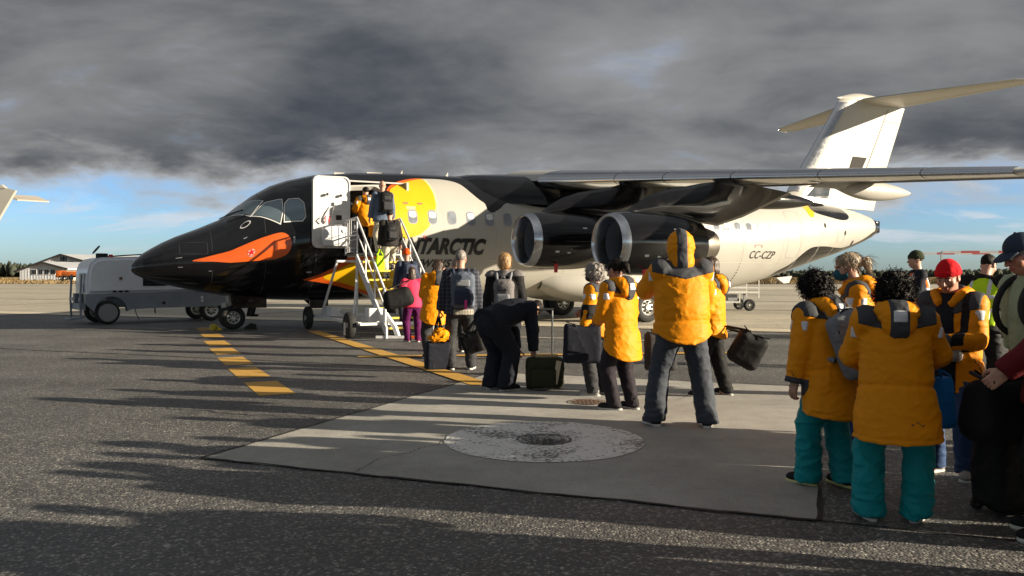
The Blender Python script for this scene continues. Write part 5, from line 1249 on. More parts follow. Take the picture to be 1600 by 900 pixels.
class Person:
    def __init__(s, label, loc, face, H=1.7, z0=0.0, group=None, vox=.012, hip=(0, 0), hz=.92, lean=0, roll=0, twist=0, head=(0, 0, 0), feet=((-.11, 0, 8), (.11, 0, -8)), hands=None, elbow=None, handdir=None, palm=None, curl=(.5, .5), skin=(.50, .27, .19), seed=1, girth=1.0, fdz=(0, 0), shrug=0.0):
        s.k = H / 1.75; s.seed = seed; s.vox = vox; s.girth = girth; s.skin = skin
        s.t = empty('person', (loc[0], loc[1], z0), math.radians(face)); tag(s.t, label, 'person', group)
        hip = np.array((hip[0], hip[1], hz), float); s.hip = hip; s.R = Rm(lean, twist, roll); R = s.R.astype(float)
        s.neck = hip + R @ (0, -.01, .545); s.sh = [hip + R @ (sx * .185, 0, .485 + shrug) for sx in (-1, 1)]
        s.RH = (s.R @ Rm(head[0], head[1], head[2])); s.head = s.neck + R @ (0, .015, .045) + s.RH.astype(float) @ (0, .02, .125)
        s.hj = [hip + Matrix.Rotation(math.radians(twist * .6), 3, 'Z') @ Vector((sx * .095, 0, -.03)) for sx in (-1, 1)]; s.hj = [np.array(v, float) for v in s.hj]
        s.ft = feet; s.ank = [np.array((x, y, .085 + dz), float) for (x, y, a), dz in zip(feet, fdz)]; s.fdz = fdz
        s.knee = []
        for i in (0, 1):
            a = math.radians(feet[i][2]); kn, an = ik(s.hj[i], s.ank[i], .418, .408, (-math.sin(a) + (i - .5) * .3, math.cos(a), 0)); s.knee.append(kn); s.ank[i] = an
        hands = hands or ((-.30, .06, .80), (.30, .06, .80)); elbow = elbow or ((-.6, -.8, -.3), (.6, -.8, -.3)); s.elb = []; s.wri = []
        for i in (0, 1):
            e, w = ik(s.sh[i], hands[i], .29, .255, elbow[i]); s.elb.append(e); s.wri.append(w)
        s.hd = []
        for i in (0, 1):
            d = (s.wri[i] - s.elb[i]) if not (handdir and handdir[i]) else np.array(handdir[i], float); s.hd.append(d / np.linalg.norm(d))
        s.palm = palm or ((1, 0, 0), (-1, 0, 0)); s.curl = curl; s.fn = {}
    # local torso coordinates
    def T(s, P): return (P - s.hip.astype(f32)) @ s.R
    def W(s, v): return s.hip + s.R.astype(float) @ np.array(v, float)
    def Hd(s, v): return s.head + s.RH.astype(float) @ np.array(v, float)
    def bounds(s, zlo, pts, r): 
        q = np.array(pts); return (q.min(0) - r), (q.max(0) + r)
    # ---- body
    def body(s, face=True, vox=None, lips=(.42, .12, .10), iris=(.05, .03, .02)):
        k = s.k; hv = vox or min(s.vox * .7, .009)
        def trunk(P):
            q = s.T(P); d = ell(q, (0, 0, .05), (.13, .09, .20)); d = smin(d, ell(q, (0, 0, .36), (.15, .095, .17)), .08)
            for i in (0, 1):
                d = smin(d, chain(P, (s.W((0, 0, .46)), s.sh[i], s.elb[i], s.wri[i]), (.06, .05, .038, .026)), .03)
                d = smin(d, chain(P, (s.hj[i], s.knee[i], s.ank[i], s.ank[i] + np.array((0, .06, -.05))), (.075, .052, .038, .03)), .04)
            d = smin(d, cone(P, s.neck - s.R[:, 2] * .06, s.Hd((0, -.02, -.05)), .062, .055), .04); return d
        pts = list(s.sh) + list(s.elb) + list(s.wri) + list(s.ank) + list(s.knee) + [s.head]
        lo, hi = s.bounds(0, pts, .12); V0, F0 = net(trunk, lo, hi, max(.016, s.vox * 1.3))
        def headf(P):
            q = (P - s.head.astype(f32)) @ s.RH; d = ell(q, (0, -.012, .035), (.074, .096, .088))
            d = smin(d, ell(q, (0, .018, -.035), (.060, .074, .080)), .035); d = smin(d, ell(q, (0, .050, -.088), (.032, .032, .026)), .03)
            if face:
                ax = np.abs(q[:, 0]); m = np.stack([ax, q[:, 1], q[:, 2]], 1)
                d = smin(d, cone(q, (0, .090, .012), (0, .113, -.030), .008, .013), .012); d = smin(d, ell(m, (.014, .098, -.034), (.010, .012, .008)), .008)
                d = smin(d, ell(m, (.030, .083, .026), (.026, .012, .009)), .014); d = smax(d, -ell(m, (.031, .100, .004), (.017, .014, .011)), .012)
                d = smin(d, ell(m, (.031, .079, .003), (.013, .012, .010)), .003); d = smin(d, ell(m, (.045, .055, -.030), (.022, .022, .022)), .025)
                d = smin(d, ell(q, (0, .090, -.061), (.024, .010, .006)), .006); d = smin(d, ell(q, (0, .088, -.071), (.020, .011, .007)), .006)
            m = np.stack([np.abs(q[:, 0]), q[:, 1], q[:, 2]], 1); e = ell(m, (.078, -.008, -.008), (.010, .021, .033)); e = smax(e, -ell(m, (.088, -.004, -.006), (.008, .012, .020)), .006); d = smin(d, e, .012)
            return smin(d, cone(P, s.Hd((0, -.02, -.05)), s.neck - s.R[:, 2] * .05, .055, .062), .03)
        V1, F1 = net(headf, s.head - .17, s.head + .17, hv)
        Vs, Fs = [V0, V1], [F0, F1 + len(V0)]; n = len(V0) + len(V1)
        for i in (0, 1):
            w = s.wri[i]; z = s.hd[i]; y = np.array(s.palm[i], float); y = y - z * (y @ z); y /= np.linalg.norm(y); x = np.cross(y, z); tx = 1 if i == 0 else -1
            Rh = np.stack([x, y, z], 1).astype(f32); c = s.curl[i]
            def hand(P):
                q = (P - w.astype(f32)) @ Rh; d = cone(q, (0, 0, -.05), (0, 0, .01), .027, .026); d = smin(d, rbox(q, (0, 0, .052), (.040, .014, .046), .013), .02)
                for j, (bx, ln) in enumerate(((.030, .072), (.010, .080), (-.011, .075), (-.031, .060))):
                    bx *= tx * 1.0; p = np.array((bx, .0, .092)); a = c * .7; pts = [p]
                    for l in (.45, .32, .23): p = p + ln * 1.05 * l * np.array((0, math.sin(a), math.cos(a))); pts.append(p); a += c * 1.0
                    d = smin(d, chain(q, pts, (.0098, .0090, .0082, .0072)), .005)
                d = smin(d, chain(q, ((tx * .026, .004, .018), (tx * .052, .016, .048), (tx * .056, .030 + .02 * c, .078), (tx * .050, .040 + .03 * c, .096)), (.015, .012, .0105, .0085)), .010); return d
            Vh, Fh = net(hand, w - .23, w + .23, .0055 if s.vox < .013 else .0075); Vs.append(Vh); Fs.append(Fh + n); n += len(Vh)
        V = np.concatenate(Vs); F = np.concatenate(Fs); o = mesh_obj('body', V * k, F, M_SKIN, s.t, smooth=True)
        col = np.ones((len(V), 4), f32); col[:, :3] = s.skin
        q = (V - s.head).astype(f32) @ s.RH; ax = np.abs(q[:, 0])
        def put(m, c): col[m, :3] = c
        if face:
            put((ell(q, (0, .094, -.066), (.027, .02, .0125)) < 0), lips)
            ch = np.clip(1 - np.hypot((ax - .042) / .028, (q[:, 2] + .03) / .03), 0, 1)[:, None] * (q[:, 1] > .03)[:, None]; col[:, :3] = col[:, :3] * (1 - .25 * ch) + np.array((.55, .18, .13)) * .25 * ch
            e = (((ax - .031) / .013) ** 2 + ((q[:, 2] - .003) / .0065) ** 2 < 1) & (q[:, 1] > .06); put(e, (.55, .52, .48)); put(e & (np.hypot(ax - .031, q[:, 2] - .003) < .0065), iris)
            put((np.abs(q[:, 2] - .024 - .10 * (.03 - np.abs(ax - .03))) < .0045) & (np.abs(ax - .032) < .020) & (q[:, 1] > .05), (.05, .032, .022))
        a = o.data.color_attributes.new('Col', 'FLOAT_COLOR', 'POINT'); a.data.foreach_set('color', col.ravel()); return o
    # ---- clothing
    def jfn(s, hem=-.16, bulk=1.0, sleeve=1.0, fold=1.0, arms=True, cut=.0, drop=.0, neckr=.075, armlen=1.0, waist=False):
        zz = np.array((-.40, -.15, .05, .22, .36, .45, .505, .56)); rx = np.array((.225, .215, .195, .20, .205, .185, .13, neckr)); ry = np.array((.165, .155, .140, .142, .140, .118, .095, neckr)); bk = np.interp(zz, (-.4, .05, .5), (bulk * 1.05, bulk, 1 + (bulk - 1) * .3)); rx = rx * bk; ry = ry * bk
        rx[-1] = ry[-1] = neckr; g = s.girth
        def fn(P):
            q = s.T(P); a = np.interp(q[:, 2], zz, rx).astype(f32) * g; b = np.interp(q[:, 2], zz, ry).astype(f32) * g
            d = (np.sqrt((q[:, 0] / a) ** 2 + (q[:, 1] / b) ** 2) - 1) * np.minimum(a, b)
            d = np.maximum(d, q[:, 2] - .57); hz = hem + drop * np.clip(q[:, 1] / .15, -1, 1) + cut * .06 * np.clip(q[:, 0] / .22, -1.1, 1.1) ** 2; d = smax(d, hz - q[:, 2], .012)
            if waist: d = d + .009 * np.exp(-((q[:, 2] - .03) / .016) ** 2) + .005 * np.exp(-((q[:, 2] - hz - .035) / .008) ** 2)
            if arms:
                for i in (0, 1):
                    wl = s.elb[i] + (s.wri[i] - s.elb[i]) * armlen; u = (s.wri[i] - s.elb[i]); u = (u / np.linalg.norm(u)).astype(f32)
                    e = chain(P, (s.W(((i - .5) * .18, 0, .475)), s.sh[i], s.elb[i], wl), (.072 * bulk, .086 * sleeve, .072 * sleeve, .058 * sleeve), .02); e = smax(e, (P - wl.astype(f32)) @ u - .005, .012); d = smin(d, e, .022)
            m = np.abs(d) < .05
            if fold and m.any(): d = d.copy(); d[m] -= folds(P[m] + s.seed * 3.1, s.seed, .0068 * fold, .0036 * fold)
            return d
        return fn
    def jb(s, r=.2):
        return s.bounds(0, list(s.sh) + list(s.elb) + list(s.wri) + [s.W((0, 0, -.4)), s.W((0, 0, .6))], r)
    def jacket(s, m, name='jacket', vox=None, **kw):
        fn = s.jfn(**kw); s.jf = fn; lo, hi = s.jb(.24); o = soft(name, fn, lo, hi, vox or s.vox, m, s.t, s.k); s.jo = o; return o
    def over(s, name, region, m, off=.006, parent=None, fn=None, vox=None, lo=None, hi=None):
        """a panel sewn onto the jacket: the jacket's own surface, slightly proud, inside a region"""
        f0 = fn or s.jf; L0, H0 = s.jb(.24)
        g = lambda P: smax(np.maximum(f0(P) - off, -(f0(P) + .02)), region(P), .004)
        return soft(name, g, L0 if lo is None else lo, H0 if hi is None else hi, vox or s.vox, m, parent or s.jo, s.k)
    def parka(s, hem=-.20, bulk=1.15, sleeve=1.12, drop=.03, cut=.5, fold=1.0, hood='down', yoke=True, patches=True, m=None, m2=None):
        m = m or C_YEL; m2 = m2 or C_GREY
        s.jacket(m, hem=hem, bulk=bulk, sleeve=sleeve, drop=drop, cut=cut, fold=fold, waist=True)
        if yoke:
            def reg(P):
                q = s.T(P); return np.maximum(.395 + .05 * (np.abs(q[:, 0]) / .2) - q[:, 2], np.abs(q[:, 0]) - .255 * s.girth)
            c = s.W((0, 0, .45)); s.over('yoke', reg, m2, .005, lo=c - .34, hi=c + .34)
        if hood == 'down':
            def hf(P):
                q = s.T(P); d = ell(q, (0, -.095, .545), (.150, .080, .085), Rm(25)); d = smin(d, ell(q, (0, -.150, .46), (.115, .055, .105), Rm(-8)), .06)
                for i in (-1, 1): d = smin(d, chain(q, ((i * .09, -.05, .575), (i * .105, .04, .565), (i * .055, .105, .50)), (.045, .04, .03)), .03)
                d = smax(d, -ell(q, (0, .0, .66), (.095, .10, .12)), .03); n = np.abs(d) < .04
                d = d.copy(); d[n] -= folds(P[n] * 1.2, s.seed + 5, .012, .005); return d
            c = s.W((0, -.08, .52)); s.hf = hf; soft('hood', hf, c - .28, c + .28, s.vox, m, s.jo, s.k)
            rg = lambda P: np.maximum(np.abs(s.T(P)[:, 0]) - .062, s.T(P)[:, 1] + .02)
            s.over('hood_stripe', rg, m2, .005, fn=hf, lo=c - .28, hi=c + .28)
            if patches: s.over('reflective_patch', lambda P: rbox(s.T(P), (0, -.20, .50), (.045, .12, .042), .005), C_REFL, .010, fn=hf, lo=c - .28, hi=c + .28)
        if hood == 'up':
            def hf(P):
                q = (P - s.head.astype(f32)) @ s.RH; d = ell(q, (0, -.022, .012), (.117, .132, .134)); d = smin(d, cone(P, s.neck, s.Hd((0, -.03, -.05)), .115, .108), .06); d = np.maximum(d, -ell(q, (0, .13, -.01), (.085, .13, .115)))
                n = np.abs(d) < .04; d = d.copy(); d[n] -= folds(P[n] * 1.2, s.seed + 5, .010, .005); return d
            c = s.head; s.hf = hf; soft('hood', hf, c - .30, c + .24, s.vox, m, s.jo, s.k)
            s.over('hood_stripe', lambda P: np.maximum(np.abs(((P - s.head.astype(f32)) @ s.RH)[:, 0]) - .048, ((P - s.head.astype(f32)) @ s.RH)[:, 1] - .02), m2, .005, fn=hf, lo=c - .30, hi=c + .24)
        if patches:
            for i in (0, 1):
                c = s.sh[i] + (s.elb[i] - s.sh[i]) * .30; s.over('reflective_patch', lambda P, c=c, i=i: np.maximum(rbox(P, c, (.085, .085, .04), .005), -(s.T(P)[:, 0] * (i * 2 - 1) - (.185 * s.girth))) , C_REFL, .007, lo=c - .16, hi=c + .16)
        for i in (0, 1):
            w = s.wri[i]; u = (s.wri[i] - s.elb[i]); u = (u / np.linalg.norm(u)).astype(f32)
            s.over('cuff', lambda P, w=w, u=u: np.maximum(-.035 - (P - w.astype(f32)) @ u, np.linalg.norm(P - w.astype(f32), axis=1) - .13), m2, .004, lo=w - .14, hi=w + .14)
            sx = i * 2 - 1; c = s.W((sx * .2, .06, -.02)); s.over('side_zip', lambda P, sx=sx: np.maximum(np.abs(s.T(P)[:, 1] - .05 - .35 * (s.T(P)[:, 2] + .02)) - .006, np.maximum(np.abs(s.T(P)[:, 2] + .03) - .09, -sx * s.T(P)[:, 0])), C_BLK, .004, lo=c - .2, hi=c + .2)
        def mk(P):
            q = s.T(P); return np.maximum(np.abs(q[:, 2] - hem - .12 - .012 * np.sin(q[:, 0] * 90)) - .007, np.maximum(np.abs(q[:, 0] - .09) - .05, q[:, 1]))
        c = s.W((.09, -.15, hem + .12)); s.over('printed_mark', mk, m2, .0035, lo=c - .16, hi=c + .16)
        return s.jo
    def trousers(s, m, bag=1.0, fold=1.0, name='trousers', cuff=.045, flare=1.0, top=.12):
        def fn(P):
            q = s.T(P); d = ell(P, s.hip + np.array((0, 0, -.02)), np.array((.180, .130, .165)) * s.girth)
            for i in (0, 1):
                e = chain(P, (s.hj[i] + np.array((0, 0, -.02)), s.knee[i], s.ank[i] + np.array((0, -.005, -.03))), (.105 * s.girth * bag, .086 * bag, .072 * bag * flare), .02); e = smax(e, cuff + s.fdz[i] - P[:, 2], .012); d = smin(d, e, .025)
            d = smax(d, q[:, 2] - top, .01); n = np.abs(d) < .045
            if fold and n.any():
                d = d.copy(); z = np.clip((.45 - P[n][:, 2]) / .4, 0, 1); d[n] -= folds(P[n] + s.seed, s.seed + 11, .010 * fold, .0035 * fold, (7, 7, 10)) + z * .012 * fold * (ridge(vnoise(P[n] * np.array((5, 5, 22), f32), s.seed + 2)) - .4)
            return d
        lo, hi = s.bounds(0, list(s.ank) + list(s.knee) + [s.hip], .24); hi[2] = max(hi[2], s.hip[2] + .2); return soft(name, fn, lo, hi, s.vox, m, s.t, s.k)
    def shoes(s, m=None, sole=None, boot=False):
        for i in (0, 1):
            x, y, a = s.ft[i]; R = Rm(0, a); o = A3(s.ank[i][0], s.ank[i][1], s.fdz[i])
            def up(P):
                q = (P - o) @ R; d = cone(q, (0, -.045, .055), (0, .13, .042), .043, .036); d = smin(d, cone(q, (0, -.03, .06), (0, -.025, .12 if not boot else .2), .045, .047), .03); d = smin(d, ell(q, (0, .13, .042), (.047, .065, .036)), .02); return smax(d, .018 - q[:, 2], .006)
            sh = soft('shoe', up, o - A3(.22, .25, .0), o + A3(.22, .25, .22), min(s.vox, .011), m or C_SHOE, s.t, s.k)
            def so(P):
                q = (P - o) @ R; w = .040 + .010 * np.clip(q[:, 1] / .15, -1, 1); d2 = np.maximum(np.sqrt((q[:, 0] / w) ** 2 + (np.maximum(np.abs(q[:, 1] - .045) - .10, 0) / .045) ** 2) - 1, 0) * .04; d2 = np.where(d2 > 0, d2, (np.sqrt((q[:, 0] / w) ** 2 + (np.maximum(np.abs(q[:, 1] - .045) - .10, 0) / .045) ** 2) - 1) * .04); return smax(d2, np.abs(q[:, 2] - .013) - .0135, .004)
            soft('sole', so, o - A3(.22, .25, .02), o + A3(.22, .25, .06), .008, sole or C_SOLE, sh, s.k)
    # ---- head things
    def hair(s, kind, m, vox=None, n=0):
        H = lambda P: (P - s.head.astype(f32)) @ s.RH; sd = s.seed
        def base(P):
            q = H(P); a = .012
            if kind == 'short': d = ell(q, (0, -.018, .040), (.081, .100, .092)); d = smax(d, -(ell(q, (0, .085, -.045), (.075, .075, .090))), .012); d = smax(d, -.055 - q[:, 2], .02); a = .006
            elif kind == 'fringe': d = ell(q, (0, -.018, .035), (.081, .104, .09)); d = smin(d, ell(q, (0, -.06, -.05), (.06, .05, .05)), .03); d = smax(d, -(ell(q, (0, .085, -.055), (.075, .080, .070))), .012); d = smax(d, q[:, 2] - .085, .02); a = .004
            elif kind == 'curly': d = ell(q, (0, -.030, .030), (.118, .125, .115)); d = smin(d, ell(q, (0, -.06, -.05), (.105, .085, .085)), .05); d = smax(d, -(ell(q, (0, .115, -.045), (.066, .075, .100))), .02); a = .030
            elif kind == 'long': d = ell(q, (0, -.022, .038), (.088, .106, .096)); d = smin(d, ell(q, (0, -.065, -.10), (.088, .055, .13)), .05); d = smax(d, -(ell(q, (0, .10, -.05), (.062, .085, .105))), .015); a = .010
            elif kind == 'bob': d = ell(q, (0, -.022, .038), (.090, .108, .098)); d = smin(d, ell(q, (0, -.045, -.055), (.088, .075, .075)), .05); d = smax(d, -(ell(q, (0, .10, -.05), (.062, .085, .105))), .015); a = .010
            elif kind == 'pony': d = ell(q, (0, -.025, .038), (.086, .106, .094)); d = smin(d, chain(q, ((0, -.12, .03), (0, -.165, .0), (0, -.175, -.08)), (.035, .045, .02)), .025); d = smax(d, -(ell(q, (0, .09, -.05), (.072, .085, .105))), .015); a = .010
            elif kind == 'bun': d = ell(q, (0, -.022, .038), (.082, .102, .092)); d = smin(d, ell(q, (0, -.10, .09), (.05, .05, .05)), .02); d = smax(d, -(ell(q, (0, .09, -.05), (.072, .085, .105))), .015); a = .008
            n_ = np.abs(d) < .06; d = d.copy()
            if kind == 'curly': d[n_] -= a * (vnoise(P[n_] * 34 + sd, sd) - .5) + a * .7 * (vnoise(P[n_] * 70 + sd, sd + 1) - .5)
            else: d[n_] -= a * (ridge(vnoise((q[n_] * np.array((60, 45, 9), f32)) + sd, sd)) - .5)
            return d
        o = soft('hair', base, s.head - .26, s.head + .22, vox or min(s.vox * .75, .009), m, s.t, s.k)
        if n:                                            # loose curls standing out of the mass
            r = random.Random(s.seed); me = o.data; vs = me.vertices; mb = MB(); cnt = 0
            while cnt < n:
                v = vs[r.randrange(len(vs))]; nn = v.normal.copy(); lp = (np.array(v.co) / s.k - s.head) @ s.RH
                if lp[1] > .085 and lp[2] < .05: continue
                dr = (nn * r.uniform(.3, 1) + Vector((r.uniform(-.5, .5), r.uniform(-.5, .5), -r.uniform(.1, .9)))).normalized(); a = dr.orthogonal().normalized(); b = dr.cross(a); rad = r.uniform(.004, .009); L_ = r.uniform(.02, .055); ph = r.uniform(0, 6.28); tw = r.uniform(6, 11); pts = []
                for j in range(8): t = j / 7; q = ph + tw * t; pts.append(v.co - nn * .006 + dr * L_ * t + (a * math.cos(q) + b * math.sin(q)) * rad * (.5 + t))
                mb.tube(pts, [.0024, .0026, .0026, .0024, .0022, .0019, .0015, .0008], 3, caps=False); cnt += 1
            mb.build('loose_curls', m, o, 70)
        return o
    def strands(s, o, m, n=250, L0=.05, L1=.12):
        """fine loose strands lying along a hair mass"""
        r = random.Random(s.seed + 4); vs = o.data.vertices; mb = MB(); dn = Vector(s.RH.astype(float) @ (0, -.25, -1)); c = 0
        while c < n:
            v = vs[r.randrange(len(vs))]; lp = (np.array(v.co) / s.k - s.head) @ s.RH
            if lp[1] > .09 and lp[2] < .05: continue
            nn = v.normal; d = (dn - nn * dn.dot(nn)); d.normalize(); L_ = r.uniform(L0, L1); j1 = Vector((r.uniform(-1, 1), r.uniform(-1, 1), r.uniform(-1, 1))) * .18; p = v.co + nn * .001; pts = []
            for j in range(5): t = j / 4; pts.append(p + (d + j1 * t) * L_ * t + nn * (.006 * math.sin(3 * t)))
            mb.tube(pts, [.0012, .0016, .0016, .0013, .0005], 3, caps=False); c += 1
        mb.build('loose_strands', m, o, 70)
    def beanie(s, m, vox=None, tall=.0):
        H = lambda P: (P - s.head.astype(f32)) @ s.RH
        def fn(P):
            q = H(P); d = ell(q, (0, -.018, .042), (.088, .108, .104 + tall)); cutp = .018 + .20 * q[:, 1] * .6 - q[:, 2]; band = smax(d - .007, q[:, 2] - (.062 + .12 * q[:, 1]), .006); d = smin(d, band, .004); d = smax(d, cutp, .008); n = np.abs(d) < .03; d = d.copy(); d[n] -= .004 * ridge(vnoise(P[n] * 25, s.seed)) + .0012 * np.sin(np.arctan2(q[n][:, 0], q[n][:, 1]) * 70); return d
        return soft('beanie', fn, s.head - .2, s.head + .24, vox or .007, m, s.t, s.k)
    def cap(s, m):
        H = lambda P: (P - s.head.astype(f32)) @ s.RH
        def fn(P):
            q = H(P); d = ell(q, (0, -.014, .045), (.086, .106, .092)); d = smax(d, .028 - q[:, 2] + .0 * q[:, 1], .006); return d
        def br(P):
            q = H(P); z = .040 - .9 * np.maximum(q[:, 1] - .08, 0) * .35 - 2.2 * q[:, 0] ** 2; d = np.maximum(np.abs(q[:, 2] - z) - .0055, ell(np.stack([q[:, 0], q[:, 1], q[:, 2] * 0], 1), (0, .09, 0), (.076, .085, 1))); return np.maximum(d, .05 - q[:, 1])
        c = soft('cap', fn, s.head - .16, s.head + .2, .007, m, s.t, s.k); soft('cap_brim', br, s.head - .2, s.head + .24, .005, m, c, s.k, 2.2); soft('cap_button', lambda P: ell(H(P), (0, -.014, .138), (.010, .010, .007)), s.Hd((0, -.014, .138)) - .03, s.Hd((0, -.014, .138)) + .03, .004, m, c, s.k)
        return c
    def mask(s, m):
        H = lambda P: (P - s.head.astype(f32)) @ s.RH
        def fn(P):
            q = H(P); d = smin(ell(q, (0, .03, -.045), (.066, .082, .07)), ell(q, (0, .09, -.045), (.03, .042, .04)), .04); return np.maximum(np.maximum(d, -d - .02), np.maximum(np.abs(q[:, 2] + .048) - .055, .02 - q[:, 1]))
        o = soft('face_mask', fn, s.head - .2, s.head + .2, .006, m, s.t, s.k); mb = MB()
        for i in (-1, 1): mb.tube([Vector(s.Hd((i * .062, .03, -.02)) * s.k), Vector(s.Hd((i * .082, -.02, .0)) * s.k), Vector(s.Hd((i * .064, .03, -.07)) * s.k)], .002, 4)
        mb.build('ear_loop', m, o)
    def vest(s, m, hem=.02):
        f0 = s.jfn(hem=hem, bulk=1.16, fold=.6, arms=False, drop=0)
        fn = lambda P: np.maximum(f0(P), np.maximum(s.T(P)[:, 2] - .52, np.abs(s.T(P)[:, 0]) - .185))
        lo, hi = s.jb(.2); o = soft('safety_vest', fn, lo, hi, s.vox, m, s.t, s.k)
        for z in (.12, .28):
            s.over('reflective_band', lambda P, z=z: np.abs(s.T(P)[:, 2] - z) - .025, C_REFL, .005, fn=fn, parent=o)
        for x in (-.10, .10): s.over('reflective_band', lambda P, x=x: np.maximum(np.abs(s.T(P)[:, 0] - x) - .022, .30 - s.T(P)[:, 2]), C_REFL, .004, fn=fn, parent=o)
        return o
    # ---- carried on the back: its own thing in the person's frame
    def frame_thing(s, name, label, cat, base, group=None):
        M = Matrix.Rotation(s.t.rotation_euler.z, 3, 'Z'); b = Vector(base) * s.k; o = empty(name, Vector(s.t.location) + M @ b, s.t.rotation_euler.z); tag(o, label, cat, group); return o, np.array(b)
    def backpack(s, label, m, m2, size=(.15, .10, .23), c=(0, -.24, .26), tilt=0, side=(1, 1), name='backpack', m3=None):
        base = s.W((c[0], c[1], c[2] - size[2])); t, b = s.frame_thing(name, label, 'backpack', base); Rt = Rm(0, 0, tilt)
        def put(nm, fn, mm, parent, vox=None, r=.42):
            cc = s.W(c); V, F = net(fn, cc - r, cc + r, vox or s.vox)
            if len(F): return mesh_obj(nm, V * s.k - b, F, mm, parent, smooth=True)
        def body(P):
            q = (s.T(P) - A3(*c)) @ Rt; w = np.array(size, f32); d = rbox(q, (0, 0, 0), w, .055); d = smin(d, ell(q, (0, -.02, size[2] * .55), (size[0] * .95, size[1] * 1.0, size[2] * .55)), .05); n = np.abs(d) < .03; d = d.copy(); d[n] -= folds(P[n] * 1.3 + 9, s.seed + 21, .010, .004); return d
        bo = put('pack_body', body, m, t)
        put('front_pocket', lambda P: rbox((s.T(P) - A3(*c)) @ Rt, (0, -size[1] - .01, -size[2] * .38), (size[0] * .74, .038, size[2] * .42), .03), m2, t)
        put('upper_pocket', lambda P: rbox((s.T(P) - A3(*c)) @ Rt, (0, -size[1] + .005, size[2] * .42), (size[0] * .62, .030, size[2] * .22), .022), m3 or m2, t)
        for i in (0, 1):
            if not side[i]: continue
            x = (i * 2 - 1) * .105; pts = [(x * .8, -.13, .40), (x, -.09, .515), (x * 1.05, .0, .548), (x * 1.1, .10, .49), (x * 1.2, .16, .36), (x * 1.45, .12, .22), (x * 1.6, -.02, .13), (x * 1.3, -.15, .08)]
            g = s.girth; ww = [s.W((p[0] * (1 + (g - 1) * .5), p[1] * g * 1.12, p[2] + .012)) for p in pts]; mb = MB(); ww = smooth_poly([tuple(w) for w in ww], 4, False); mb.tube([Vector(w) * s.k - Vector(b) for w in ww], .020, 6); mb.build('shoulder_strap', m2, t, 70)
        mb = MB(); q = [s.W((xx, c[1] + size[1] * .6, zz)) for xx, zz in ((-.03, c[2] + size[2]), (-.02, c[2] + size[2] + .045), (.02, c[2] + size[2] + .045), (.03, c[2] + size[2]))]; mb.tube([Vector(w) * s.k - Vector(b) for w in q], .009, 6); mb.build('grab_loop', m2, t, 70)
        mb = MB(); pts = [Vector((s.W(c) + s.R.astype(float) @ (Rt.astype(float) @ np.array((size[0] * 1.0 * math.cos(a), -size[1] * .55, size[2] * .5 + size[2] * .62 * math.sin(a)))))) * s.k - Vector(b) for a in np.linspace(0, math.pi, 12)]; mb.tube(pts, .006, 5); mb.build('zip', C_BLK, t, 70)
        return t
def bag(name, label, cat, loc, rz, size, m, hand=None, taper=.85, sag=.02, rad=.04, seed=1, vox=.014, tilt=0.0, group=None, z=0.0, m2=None, strap_w=.012, open_top=False):
    """soft bag standing or hanging at loc (its base); hand: world point its two handles reach"""
    t = empty(name, (loc[0], loc[1], z), math.radians(rz)); tag(t, label, cat, group); h = np.array(size, f32); Rt = Rm(0, 0, tilt)
    def fn(P):
        q = (P - A3(0, 0, size[2])) @ Rt; kk = 1 + (taper - 1) * (q[:, 2] / size[2] * .5 + .5); q2 = np.stack([q[:, 0] / kk, q[:, 1] / kk, q[:, 2] + sag * np.cos(np.clip(q[:, 0] / size[0], -1.2, 1.2) * 1.57) * (q[:, 2] > 0)], 1); d = rbox(q2, (0, 0, 0), h, rad); n = np.abs(d) < .04; d = d.copy(); d[n] -= folds(P[n] * 1.1 + seed, seed, .0055, .0012); return d
    r = float(max(size)) * 1.5 + .1; V, F = net(fn, A3(-r, -r, -.1 if not tilt else -.4), A3(r, r, 2 * size[2] + .15), vox); V[:, 2] = np.maximum(V[:, 2], .004) if z == 0 else V[:, 2]
    o = mesh_obj('bag_body', V, F, m, t, smooth=True); top = A3(0, 0, size[2]) + Rt @ A3(0, 0, size[2])
    M = Matrix.Rotation(-math.radians(rz), 3, 'Z')
    if hand is not None: hp = M @ (Vector(hand) - Vector((loc[0], loc[1], z)))
    else: hp = Vector(top) + Vector((0, 0, .14))
    for sy in (-1, 1):
        a = Vector(A3(0, 0, size[2]) + Rt @ A3(-size[0] * .45, sy * size[1] * taper * .9, size[2] * .9)); c = Vector(A3(0, 0, size[2]) + Rt @ A3(size[0] * .45, sy * size[1] * taper * .9, size[2] * .9)); mb = MB(); pts = smooth_poly([tuple(a), tuple(a.lerp(hp, .6) + Vector((0, sy * .02, 0))), tuple(hp + Vector((0, sy * .012, 0))), tuple(c.lerp(hp, .6) + Vector((0, sy * .02, 0))), tuple(c)], 4, False); mb.tube([Vector(p) for p in pts], strap_w, 5); mb.build('handle', m2 or m, t, 70)
    mb = MB(); q = [A3(0, 0, size[2]) + Rt @ A3(x * size[0] * taper * .92, 0, size[2] * 1.0 - sag * math.cos(x * 1.57)) for x in np.linspace(-1, 1, 9)]; mb.tube([Vector(p) + Vector((0, 0, .004)) for p in q], .007, 5); mb.build('zip', m2 or C_BLK, t, 70)
    return t
# ------------------------------------------------------------------ people
def wpt(p, v):
    """world position of a point given in a person's own unscaled frame"""
    return Matrix.Rotation(p.t.rotation_euler.z, 3, 'Z') @ (Vector(v) * p.k) + Vector(p.t.location)
def grip(p, i): return wpt(p, p.wri[i] + p.hd[i] * .085)
UP = math.degrees(AIR_TH)
def a2w(s, p): v = air_to_world(s, p); return (v.x, v.y)

